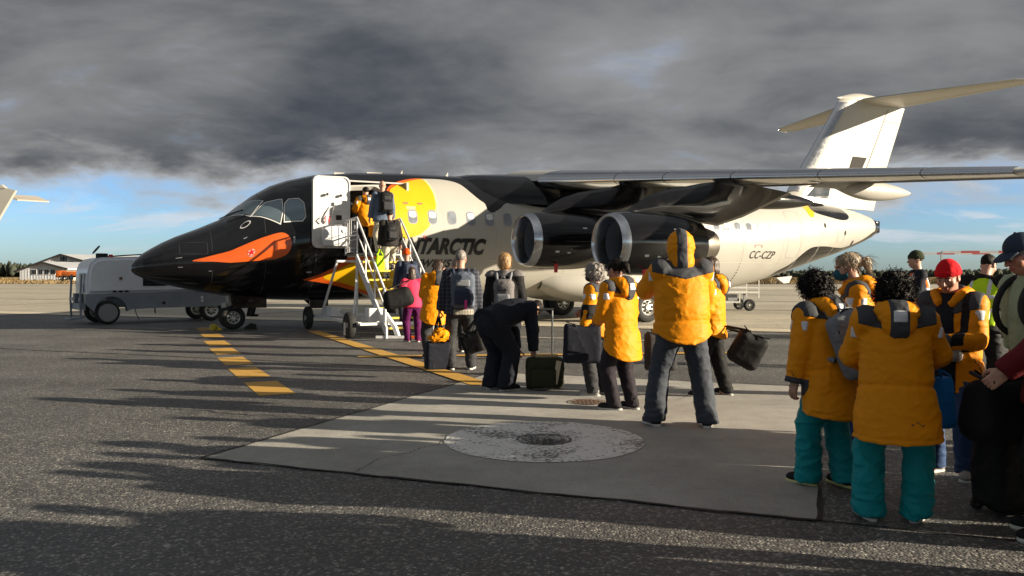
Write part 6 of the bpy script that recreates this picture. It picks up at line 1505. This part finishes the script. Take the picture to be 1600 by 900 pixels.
# hooded man with a camera held up, back to us
p = Person('tall person with yellow hood up and slate trousers, standing wide with back turned', (1.57, 7.55), 4, 1.80, vox=.011, seed=3, girth=1.10, lean=3, feet=((-.235, .06, 14), (.215, -.06, -14)), hands=((-.12, .30, 1.42), (.13, .30, 1.42)), elbow=((-.75, -.1, -1), (.75, -.1, -1)), curl=(1.0, 1.0), head=(8, -8, 0), palm=((1, 0, .3), (-1, 0, .3)))
p.body(face=False); p.parka(hem=-.16, bulk=1.16, sleeve=1.22, drop=.02, cut=1.2, hood='up', fold=1.15); p.trousers(C_SLATE, 1.08, 1.2, flare=1.2); p.shoes()
PH = p
t, b_ = p.frame_thing('camera_phone', 'dark phone held up by the hooded person', 'phone', (0, .45, 1.42)); mb = MB(); mb.box((0, 0, .04), (.075, .006, .038), bev=.004); mb.build('phone_body', M_DARK, t); mb = MB(); mb.box((0, -.007, .04), (.07, .001, .034)); mb.build('screen', M_GLASS, t)
# dark haired woman beside him
p = Person('dark-haired person in yellow parka and black trousers with pale-soled black trainers', (1.14, 8.5), 38, 1.57, vox=.012, seed=7, lean=4, feet=((-.10, .02, 30), (.12, -.06, 5)), hands=((-.10, .30, 1.02), (.14, .30, 1.05)), head=(14, 10, 0), curl=(.9, .9))
p.body(); p.parka(hem=-.26, bulk=1.14, drop=.10, cut=.3, fold=1.2); p.trousers(fabric('black_violet_cloth', (.020, .016, .022)), 1.05); p.shoes(); p.strands(p.hair('pony', C_HAIRD), C_HAIRD, 180)
# older woman with knitted cap and curly grey hair
p = Person('person in grey and purple knit cap with curly grey hair and dark mask', (1.02, 9.5), 62, 1.53, vox=.013, seed=11, lean=5, feet=((-.11, .05, 10), (.11, -.04, -12)), hands=((-.28, .12, .86), (.10, .27, 1.08)), head=(5, -12, 0), curl=(1.2, .9))
p.body(); p.parka(hem=-.14, bulk=1.12, hood=None, fold=1.2); p.over('sleeve_panel', lambda P: np.maximum(np.abs((P - p.elb[0].astype(f32))[:, 2]) - .10, np.abs(P[:, 0] - p.elb[0][0]) - .08), C_BLK, .006)
p.trousers(C_DGR, 1.1); p.shoes(C_GSHOE); p.hair('curly', C_HAIRG, n=160); p.mask(C_BLK); p.beanie(fabric('mauve_grey_knit', (.20, .15, .19), .4, bump=.8, bscale=150), tall=-.008)
LG = p; g = grip(p, 0)
bag('tote_bag', 'flat navy tote hanging by the person in the knit cap', 'bag', (.80, 9.28), 6, (.225, .07, .235), C_NAVY, hand=g, taper=.92, rad=.05, z=.40, seed=4, sag=.05)
# person half hidden behind the hooded man
p = Person('person in yellow parka half hidden behind the hooded person, black trousers', (2.32, 9.45), 70, 1.60, vox=.013, seed=15, feet=((-.10, .10, 20), (.14, -.16, -30)), hands=((-.08, .26, 1.10), (.20, .22, 1.0)), head=(8, 20, 0), curl=(1.0, 1.3))
p.body(); p.parka(hem=-.16, bulk=1.15, fold=1.3); p.trousers(C_BLK, 1.12); p.shoes(); p.hair('bob', C_HAIRB)
bag('duffel_bag', 'square black bag tilted outwards right of the hooded person', 'bag', (2.66, 9.2), -8, (.18, .12, .21), C_BLK, hand=grip(p, 1), taper=.95, z=.36, seed=5, tilt=28, rad=.08, sag=.05)
bag('shopping_bag', 'dark bag with yellow-green mark behind the hooded person', 'bag', (1.62, 8.9), 12, (.17, .08, .21), C_DGR, hand=(1.6, 8.8, .92), taper=1.02, z=.36, seed=6)
t = bpy.data.objects['shopping_bag']; mb = MB(); mb.tube([(-.02 + .035 * math.cos(a), -.108, .17 + .03 * math.sin(a)) for a in np.linspace(-2.4, 2.0, 10)], .008, 5); mb.tube([(.05 + .02 * math.cos(a), -.108, .165 + .025 * math.sin(a)) for a in np.linspace(0, 3.3, 8)], .007, 5); mb.build('printed_mark', mat('lime_print', (.55, .65, .05), .6), t)
# person bending over the suitcase
p = Person('person in navy bent double over the wheeled case, head hidden', (-.17, 9.92), -52, 1.70, vox=.013, seed=19, girth=1.12, hip=(0, -.10), hz=.88, lean=72, feet=((-.13, .0, 12), (.12, .04, -10)), hands=((-.10, .40, .34), (.20, .42, .36)), elbow=((-1, .2, .2), (1, .2, .2)), head=(30, 0, 0), curl=(1.0, 1.0))
p.body(); p.jacket(C_NAVY, hem=-.10, bulk=1.08, sleeve=1.08, fold=1.0); p.trousers(C_NAVY, 1.22, 1.0, flare=1.3, top=.22); p.shoes(); p.hair('short', C_HAIRD)
p.over('back_seam', lambda P: np.abs(s_T(p, P)[:, 2] - .40) - .016, C_DGR, .005) if False else None
# wheeled case with telescopic handle
def wheeled_case(label, loc, rz, size, m, handle=.62, straps=True):
    t = empty('wheeled_case', (loc[0], loc[1], 0), math.radians(rz)); tag(t, label, 'suitcase')
    V, F = net(lambda P: rbox(P, (0, 0, size[2] + .035), size, .05) - folds(P * 1.2, 31, .010, .004), A3(-size[0] - .08, -size[1] - .08, 0), A3(size[0] + .08, size[1] + .08, 2 * size[2] + .12), .013); mesh_obj('case_body', V, F, m, t, smooth=True)
    for sx in (-1, 1): mb = MB(); mb.tube([(sx * .10, size[1] * .6, size[2]), (sx * .10, size[1] * .6, 2 * size[2] + handle)], .011, 8); mb.build('handle_tube', mat('aluminium', (.6, .6, .6), .3, 1.0), t)
    mb = MB(); mb.tube([(-.12, size[1] * .6, 2 * size[2] + handle), (.12, size[1] * .6, 2 * size[2] + handle)], .016, 8); mb.build('handle_grip', M_DARK, t)
    for sx in (-1, 1): wheel('wheel', (sx * size[0] * .8, size[1] * .8, .04), .04, .03, t, .4)
    if straps:
        mb = MB(); mb.box((size[0] * .58, -size[1] - .016, size[2] + .05), (.030, .010, size[2] * .78), roty(.18)); mb.build('pale_strap', mat('beige_webbing', (.52, .45, .32), .8, var=.1), t)
        mb = MB(); mb.box((0.02, 0, 2 * size[2] + .055), (.14, .05, .02), bev=.012); mb.build('tan_band', mat('tan_webbing', (.42, .30, .16), .8), t)
        mb = MB(); mb.box((-.03, -size[1] - .012, size[2] * .9), (.15, .026, size[2] * .6), bev=.012); mb.build('front_pocket', m, t)
    return t
wheeled_case('olive wheeled soft case with raised handle beside the bending person', (.40, 9.95), 4, (.225, .13, .18), fabric('olive_cloth', (.028, .030, .016)))
bag('carry_bag', 'black bag hanging between the plaid shirt and the bending person', 'bag', (-.52, 10.9), -10, (.14, .09, .15), C_BLK, hand=(-.46, 11.0, .85), z=.36, taper=1.1, tilt=-18, seed=8)
# fair haired woman with backpack
p = Person('blonde person in black coat with grey backpack, standing behind the bending one', (-.10, 11.45), -8, 1.70, vox=.014, seed=23, feet=((-.10, 0, 8), (.10, 0, -8)), head=(4, -6, 0))
p.body(face=False); p.jacket(C_BLK, hem=-.25, bulk=1.08, fold=.9); p.trousers(C_BLK); p.shoes(); p.strands(p.hair('bob', C_HAIRY), C_HAIRY, 220, .04, .09)
p.over('scarf', lambda P: .50 - p.T(P)[:, 2], C_FLEECE, .02)
p.backpack('grey and white backpack on the blonde person', C_FLEECE, C_HEATH, (.135, .09, .20), (.02, -.225, .25), m3=C_GREY)
# man in plaid shirt
p = Person('person in dark plaid shirt and dark trousers with short greying hair', (-.76, 12.1), 4, 1.76, vox=.013, seed=27, girth=1.06, feet=((-.14, .0, 14), (.15, .02, -12)), hands=((-.33, .06, .78), (.30, .10, .84)), head=(0, -14, 0), curl=(1.2, .6))
p.body(); p.jacket(plaid_mat('dark_plaid', (.010, .013, .024), (.06, .065, .085), 34), hem=-.10, bulk=1.10, fold=.9); p.trousers(C_DGR, 1.08); p.shoes(); p.hair('short', C_HAIRG, vox=.010)
p.over('shirt_tail', lambda P: np.maximum(p.T(P)[:, 2] + .02, np.abs(p.T(P)[:, 0] - .04) - .15), plaid_mat('pale_plaid', (.36, .33, .27), (.16, .15, .13), 50), .008)
PL = p
p.backpack('grey-blue backpack with pink tag on the plaid shirt', fabric('grey_blue_pack', (.10, .12, .16)), fabric('navy_pack_pocket', (.035, .045, .075)), (.165, .10, .25), (.03, -.26, .25), m3=C_HEATH)
mb = MB(); q = p.W((.07, -.42, .05)); t, b_ = p.frame_thing('luggage_tag', 'small bright pink strip hanging on the grey-blue backpack', 'tag', q); mb.box((0, 0, 0), (.018, .006, .065), bev=.004); mb.tube([(0, .01, .06), (0, .03, .11)], .004, 4); mb.build('tag_strip', mat('magenta_plastic', (.75, .03, .28), .5), t)
bag('travel_bag', 'navy and olive bag standing by the left foot of the plaid shirt', 'bag', (-1.10, 12.1), 18, (.19, .12, .21), C_NAVY, hand=grip(p, 0), taper=.95, seed=9, rad=.04, vox=.014)
t = bpy.data.objects['travel_bag']; mb = MB(); mb.box((.205, 0, .2), (.01, .11, .19), bev=.004); mb.build('side_panel', fabric('olive_grey_cloth', (.085, .082, .065)), t)
def soft_item(name, label, cat, loc, fn, r, vox, m):
    t = empty(name, loc); tag(t, label, cat); V, F = net(fn, A3(-r, -r, -r), A3(r, r, r), vox); mesh_obj('cloth', V, F, m, t, smooth=True); return t
soft_item('folded_parka', 'bundled yellow parka lying on the navy travel bag', 'jacket', (-1.04, 12.05, .52), lambda P: smin(ell(P, (0, 0, 0), (.11, .10, .09)), ell(P, (-.07, -.05, -.05), (.12, .08, .05)), .04) - folds(P * 2.2, 41, .030, .012), .26, .012, C_YEL)
# woman in yellow parka ahead of him
p = Person('brown-haired person in bright yellow parka just left of the plaid shirt', (-1.30, 13.7), 18, 1.66, vox=.014, seed=31, lean=6, roll=6, feet=((-.12, -.02, 12), (.10, .05, -8)), hands=((-.06, .28, 1.08), (.12, .28, 1.10)), head=(14, -10, 4), curl=(.9, .9))
p.body(face=False); p.parka(hem=-.26, bulk=1.13, drop=.08, cut=.3, fold=1.4, hood='down', yoke=False, patches=False); p.trousers(C_DGR, 1.1); p.shoes(); p.strands(p.hair('long', C_HAIRB), C_HAIRB, 200)
# hidden companions
p = Person('dark-clad person whose face shows between the yellow parka and plaid shirt', (-1.34, 15.1), -68, 1.60, vox=.017, seed=33, skin=(.48, .25, .17))
p.body(); p.jacket(C_NAVY, hem=-.18); p.trousers(C_DGR); p.shoes(); p.hair('short', C_HAIRD)
p = Person('person in grey woollen cap right behind the yellow parka queue', (-1.02, 14.9), 12, 1.70, vox=.017, seed=34)
p.body(face=False); p.jacket(C_DGR, hem=-.18); p.trousers(C_DGR); p.shoes(); p.hair('bun', C_HAIRG)
# purple trousers with the great black bag
p = Person('person in purple trousers and pink-red top at the foot of the stairs', (-2.08, 17.1), 24, 1.56, vox=.016, seed=37, lean=4, feet=((-.10, .05, 10), (.11, -.08, -14)), hands=((-.22, .10, 1.0), (.24, .16, 1.0)), head=(8, -20, 0), curl=(1.2, .9))
p.body(face=False); p.jacket(C_PINK, hem=-.12, bulk=1.06); p.trousers(C_PURP, 1.12); p.shoes(fabric('magenta_shoe', (.5, .03, .12))); p.hair('long', C_HAIRB)
bag('duffel_bag', 'huge black bag slung on the person in purple trousers', 'bag', (-2.36, 16.85), 14, (.35, .19, .23), C_BLK, hand=wpt(p, (-.1, -.05, 1.45)), taper=.72, z=.72, seed=12, vox=.016, tilt=-14, rad=.15, sag=.07)
# orange beanie on the steps
p = Person('person in orange beanie and navy jacket on the lowest steps', a2w(5.42, 4.72), UP, 1.66, z0=.30, vox=.016, seed=41, feet=((-.10, 0, 5), (.10, .1, -5)), head=(3, 0, 0))
p.body(face=False); p.jacket(fabric('navy_pattern', (.03, .04, .07), .5), hem=-.12, bulk=1.08); p.trousers(C_NAVY); p.shoes(); p.beanie(C_ORNG, .009, .02)
p.backpack('navy patterned backpack below the orange beanie', fabric('navy_marbled', (.05, .06, .10), .6), C_NAVY, (.15, .09, .21), (0, -.23, .27))
# climbing: dark jacket, pale trousers
zst = lambda pp: 1.92 - .212 * (int((pp - 1.9 - 1.1) / .24 + .4) + 1) + .016
p = Person('person in black jacket and pale khaki trousers climbing the stairs', a2w(5.50, 3.42), UP, 1.66, z0=zst(3.42), vox=.014, seed=43, lean=4, feet=((-.11, .0, 8), (.11, .27, -6)), fdz=(0, .22), hip=(0, .04), hands=((-.26, .10, .85), (.30, .10, .84)), head=(2, -22, 0), curl=(.8, 1.3))
p.body(); p.jacket(fabric('black_brown_shell', (.022, .020, .018)), hem=-.10, bulk=1.10, sleeve=1.1, fold=1.1); p.trousers(C_KHAKI, 1.05, 1.1); p.shoes(); p.hair('short', C_HAIRD)
p.backpack('black daypack on the climbing person in pale trousers', C_BLK, C_DGR, (.14, .09, .21), (-.06, -.24, .24))
bag('holdall', 'dark grey holdall hanging at the right hand of the climbing person', 'bag', a2w(6.0, 3.72), 26, (.24, .11, .15), C_DGR, hand=grip(p, 1), z=1.36, seed=14, vox=.016)
g = grip(p, 0); bag('hivis_sack', 'bright yellow-green sack hanging from the left hand of the climbing person', 'bag', (g.x + .02, g.y - .05), 26, (.15, .07, .22), C_HIY, hand=g, z=g.z - .60, taper=.55, seed=16, vox=.015, rad=.06)
# bald man at the top
p = Person('bald person in steel blue jacket with black backpack at the top of the stairs', a2w(5.60, 2.52), UP, 1.82, z0=1.92, vox=.014, seed=47, girth=1.02, feet=((-.11, 0, 8), (.11, .05, -8)), hands=((-.30, .08, .85), (.30, .10, .85)), head=(2, -4, 0))
p.body(face=False); p.jacket(C_BLUEJ, hem=-.14, bulk=1.10, fold=1.1); p.trousers(C_KHAKI, 1.0); p.shoes()
p.backpack('black backpack on the bald person in steel blue', C_BLK, C_DGR, (.15, .10, .24), (.0, -.25, .30))
# in the doorway
p = Person('person in yellow parka stepping through the airliner door', a2w(5.42, 1.75), UP + 6, 1.70, z0=1.955, vox=.014, seed=51, feet=((-.10, 0, 8), (.10, .12, -8)), hands=((-.20, .25, 1.12), (.26, .12, .86)), head=(6, 10, 0))
p.body(face=False); p.parka(hem=-.20, bulk=1.14, fold=1.1); p.trousers(C_BLK); p.shoes(); p.hair('short', C_HAIRD)
bag('tote_bag', 'bright orange-yellow tote carried by the person in the doorway', 'bag', a2w(5.52, 2.08), 30, (.14, .05, .15), C_YEL, hand=grip(p, 1), z=2.36, seed=17, vox=.016, taper=1.0)
p = Person('dark-clad person deep inside the airliner doorway', a2w(5.12, .85), UP + 40, 1.72, z0=1.955, vox=.018, seed=53)
p.body(face=False); p.jacket(C_BLK, hem=-.16); p.trousers(C_BLK); p.shoes(); p.hair('short', C_HAIRD)
# ground crew behind the nose wheel
p = Person('ground worker in black behind the nose wheel, only the legs showing', (-8.85, 27.6), -60, 1.76, vox=.018, seed=57, feet=((-.16, .0, 10), (.16, .05, -8)))
p.body(); p.jacket(C_BLK, hem=-.14); p.trousers(C_BLK); p.shoes(sole=C_SHOE); p.hair('short', C_HAIRD)

# ---------------------------------------------------------------- right-hand group
p = Person('curly-haired person in yellow parka and teal trousers with grey backpack', (2.10, 5.42), 27, 1.43, vox=.0095, seed=61, lean=12, girth=1.08, hip=(0, -.04), feet=((-.12, .10, 10), (.11, -.08, -6)), hands=((-.36, .06, .62), (.14, .30, 1.08)), head=(12, 8, 0), curl=(.6, .9), skin=(.42, .23, .15))
p.body(); p.parka(hem=-.34, bulk=1.24, sleeve=1.22, drop=.05, cut=.3, fold=1.0); p.trousers(C_TEAL, 1.12, 1.3, flare=1.25, cuff=.045); p.shoes(sole=mat('pale_yellow_sole', (.6, .58, .25), .7)); p.hair('curly', C_HAIRD, n=700)
TL = p
p.backpack('heather grey sling backpack on the teal-trousered person at the slab edge', C_HEATH, C_HEATH, (.15, .09, .25), (-.06, -.30, .20), tilt=-16, side=(1, 0), m3=C_HEATH)
p = Person('nearest person, dark curls, long yellow parka and teal trousers, back turned', (2.19, 4.66), -14, 1.42, vox=.0085, seed=67, lean=9, girth=1.0, hip=(0, -.03), feet=((-.17, .0, 14), (.15, .02, -28)), hands=((-.08, .32, 1.04), (.16, .32, 1.04)), elbow=((-1, -.25, -.35), (1, -.25, -.35)), head=(22, -26, 0), curl=(.9, .9), skin=(.42, .22, .15))
p.body(); p.parka(hem=-.345, bulk=1.26, sleeve=1.22, drop=.03, cut=.2, fold=1.0); p.trousers(C_TEAL, 1.15, 1.5, flare=1.28, cuff=.04); p.shoes(); p.hair('curly', C_HAIRD, n=900)
TF = p
bag('drawstring_bag', 'bright blue drawstring bag at the elbow of the nearest person', 'bag', (2.52, 4.85), 20, (.085, .10, .16), C_BLUE, hand=wpt(p, (.30, .20, 1.06)), z=.50, taper=.8, seed=21, vox=.011, strap_w=.007)
p = Person('ash-blonde person wearing a dark teal mask and yellow parka', (2.80, 6.55), 72, 1.58, vox=.011, seed=71, lean=6, feet=((-.11, .04, 10), (.11, -.05, -8)), hands=((-.12, .28, 1.0), (.14, .28, 1.0)), head=(10, 6, 0))
p.body(); p.parka(hem=-.18, bulk=1.14, fold=1.1); p.trousers(C_JEAN, 1.05); p.shoes(); p.strands(p.hair('pony', C_HAIRA), C_HAIRA, 320, .04, .10); p.mask(C_MASK)
p = Person('worker in olive beanie and orange safety vest over navy', (6.0, 12.1), 78, 1.74, vox=.013, seed=73, feet=((-.11, .0, 10), (.11, .0, -8)), hands=((-.12, .26, 1.0), (.14, .26, 1.0)), head=(4, 10, 0))
p.body(); p.jacket(C_NAVY, hem=-.14, bulk=1.08); p.vest(C_HIO); p.trousers(C_NAVY); p.shoes(); p.hair('short', C_HAIRB); p.beanie(C_OLIVE)
t, b_ = p.frame_thing('clipboard', 'pale sheet of papers held by the worker in the olive beanie', 'papers', (0, .42, 1.02)); mb = MB(); mb.box((0, 0, 0), (.11, .008, .15), rotx(-.6)); mb.build('board', M_WPNL, t)
p = Person('person in red beanie and open yellow parka looking down at a phone', (3.09, 5.72), 128, 1.50, vox=.0095, seed=79, lean=4, feet=((-.13, .05, 22), (.13, .0, -16)), hands=((-.06, .30, 1.10), (.20, .26, 1.02)), elbow=((-.7, -.7, -.4), (.9, -.5, -.4)), head=(16, 4, 0), curl=(1.0, .8), skin=(.44, .22, .15), palm=((.2, -.3, 1), (-.3, -.3, 1)))
p.body(vox=.0048); p.parka(hem=-.20, bulk=1.14, sleeve=1.12, drop=-.02, cut=.0, fold=1.0, hood='down')
p.over('open_front', lambda P: np.maximum(np.abs(p.T(P)[:, 0]) - (.075 + .05 * np.clip(.4 - p.T(P)[:, 2], 0, .3)), -p.T(P)[:, 1] + .02), C_NAVY, .007)
p.over('shoulder_panel', lambda P: np.maximum(np.abs(p.T(P)[:, 0] + .155) - .035, np.maximum(.18 - p.T(P)[:, 2], -p.T(P)[:, 1])), C_BLK, .006)
p.trousers(C_JEAN, 1.12); p.shoes(C_GSHOE); p.hair('short', C_HAIRD); p.beanie(C_RED, .006)
RB = p
t, b_ = p.frame_thing('phone', 'black phone in the hand of the person in the red beanie', 'phone', p.wri[0] + p.hd[0] * .10 + np.array((.02, .02, .035))); mb = MB(); M_ = rotx(-.9) @ rotz(.2); mb.box((0, 0, 0), (.036, .005, .072), M_, bev=.004); mb.build('phone_body', M_DARK, t); mb = MB(); mb.box(M_ @ Vector((0, -.0065, 0)), (.033, .0008, .067), M_); mb.build('screen', M_GLASS, t)
t, b_ = p.frame_thing('waist_bag', 'silvery grey waist bag worn by the person in the red beanie', 'bag', p.W((.0, .20, .05))); V, F = net(lambda P: rbox(P, (0, 0, .06), (.13, .045, .06), .03) - folds(P * 2, 5, .008, .004), A3(-.2, -.1, -.05), A3(.2, .1, .18), .010); mesh_obj('pouch', V, F, mat('silver_nylon', (.36, .35, .34), .35, .3, var=.2, vscale=12), t, smooth=True); mb = MB(); mb.tube([(.14, 0, .07), (.19, -.14, .08), (.12, -.30, .09), (-.12, -.30, .09), (-.19, -.14, .08), (-.14, 0, .07)], .012, 5); mb.build('belt', C_BLK, t)
p = Person('worker in yellow-green safety vest over black, seen from behind', (5.22, 9.1), -48, 1.66, vox=.012, seed=83, lean=14, feet=((-.12, .0, 10), (.12, .0, -8)), hands=((-.06, .34, 1.02), (.16, .36, 1.04)), head=(14, -10, 0), curl=(1.1, 1.1))
p.body(); p.jacket(C_BLK, hem=-.12, bulk=1.10, sleeve=1.1); p.vest(C_HIY, -.06); p.trousers(C_BLK); p.shoes(); p.hair('short', C_HAIRD)
t, b_ = p.frame_thing('handheld_radio', 'black device in the hands of the yellow-green vest worker', 'radio', (.05, .44, 1.0)); mb = MB(); mb.box((0, 0, .05), (.035, .025, .06), bev=.008); mb.tube([(.02, 0, .1), (.02, 0, .2)], .006, 6); mb.build('radio_body', M_DARK, t); mb = MB(); mb.box((0, -.026, .06), (.024, .002, .02)); mb.build('radio_screen', M_GLASS, t)
p = Person('person in navy cap and pale green shirt with sunglasses at the right edge', (3.20, 4.92), 92, 1.66, vox=.0095, seed=89, lean=8, feet=((-.12, .0, 10), (.12, .05, -8)), hands=((-.26, .02, .78), (.26, .02, .78)), head=(14, 2, 0), skin=(.55, .26, .18))
p.body(vox=.0052); p.jacket(C_LGRN, hem=-.08, bulk=1.06, fold=.8, armlen=.45); p.trousers(C_BLK); p.shoes(); p.hair('fringe', C_HAIRG, vox=.007); p.cap(C_CAPB)
CM = p
t, b_ = p.frame_thing('sunglasses', 'dark sunglasses worn below the navy cap', 'sunglasses', p.Hd((0, 0, 0))); mb = MB()
hp = lambda v: Vector(p.Hd(v)) * p.k - Vector(b_)
for i in (-1, 1): mb.tube([hp((i * .058, .088, .008)), hp((i * .076, .05, .012)), hp((i * .082, -.01, .008)), hp((i * .080, -.03, -.008))], .0028, 5)
mb.build('temples', M_DARK, t); mb = MB()
for i in (-1, 1):
    V = [hp((i * .031 + .026 * math.cos(a) * 1.0, .101 - .25 * abs(.031 + .026 * math.cos(a) * i * i) ** 1.3, .003 + .019 * math.sin(a))) for a in np.linspace(0, 6.28, 14, endpoint=False)]; mb.add(V, [tuple(range(14))])
mb.build('lenses', M_GLASS, t)
p.backpack('black backpack on the person in the navy cap', C_BLK, C_DGR, (.15, .10, .25), (0, -.235, .24))
p = Person('person in maroon sleeve cut off by the right edge, holding black luggage', (2.88, 4.30), 55, 1.62, vox=.011, seed=97, girth=1.05, feet=((-.11, .0, 10), (.11, .05, -8)), hands=((-.34, .24, .98), (.26, .10, .85)), head=(2, 0, 12), curl=(1.3, .8))
p.body(); p.jacket(C_WINE, hem=-.14, bulk=1.12, sleeve=1.1); p.trousers(C_BLK); p.shoes(); p.hair('short', C_HAIRB)
bag('holdall', 'large black soft bag hanging in front of the maroon sleeve', 'bag', (2.72, 4.55), 8, (.22, .15, .20), C_BLK, hand=grip(p, 0), z=.47, seed=25, vox=.012, rad=.12, taper=.75, sag=.06)
wheeled_case('black wheeled case standing under the large black bag', (2.96, 4.80), 10, (.20, .13, .27), C_BLK, .25, False)
# rest of the queue, out of the picture to the right; their long shadows lie across the apron
r = random.Random(12)
src = [RB, TF, CM, PL, PH]
QUEUE = ((6.3, 3.90), (2.4, 3.28), (3.4, 3.36), (2.6, 3.66), (4.2, 3.70), (2.9, 4.09), (3.6, 4.80), (3.9, 5.10), (4.1, 5.74), (5.9, 5.90), (4.5, 6.56), (6.3, 6.74), (4.9, 6.84), (5.5, 7.32))
for i, (x, cc) in enumerate(QUEUE):
    y = (cc - .233 * x) / .972
    c = copy_tree(src[i % 5].t); c.location = (x, y, 0); c.rotation_euler.z = math.radians(r.uniform(20, 110)); tag(c, 'person further back in the boarding queue, beyond the right edge', 'person', 'rest of the queue beyond the right edge')
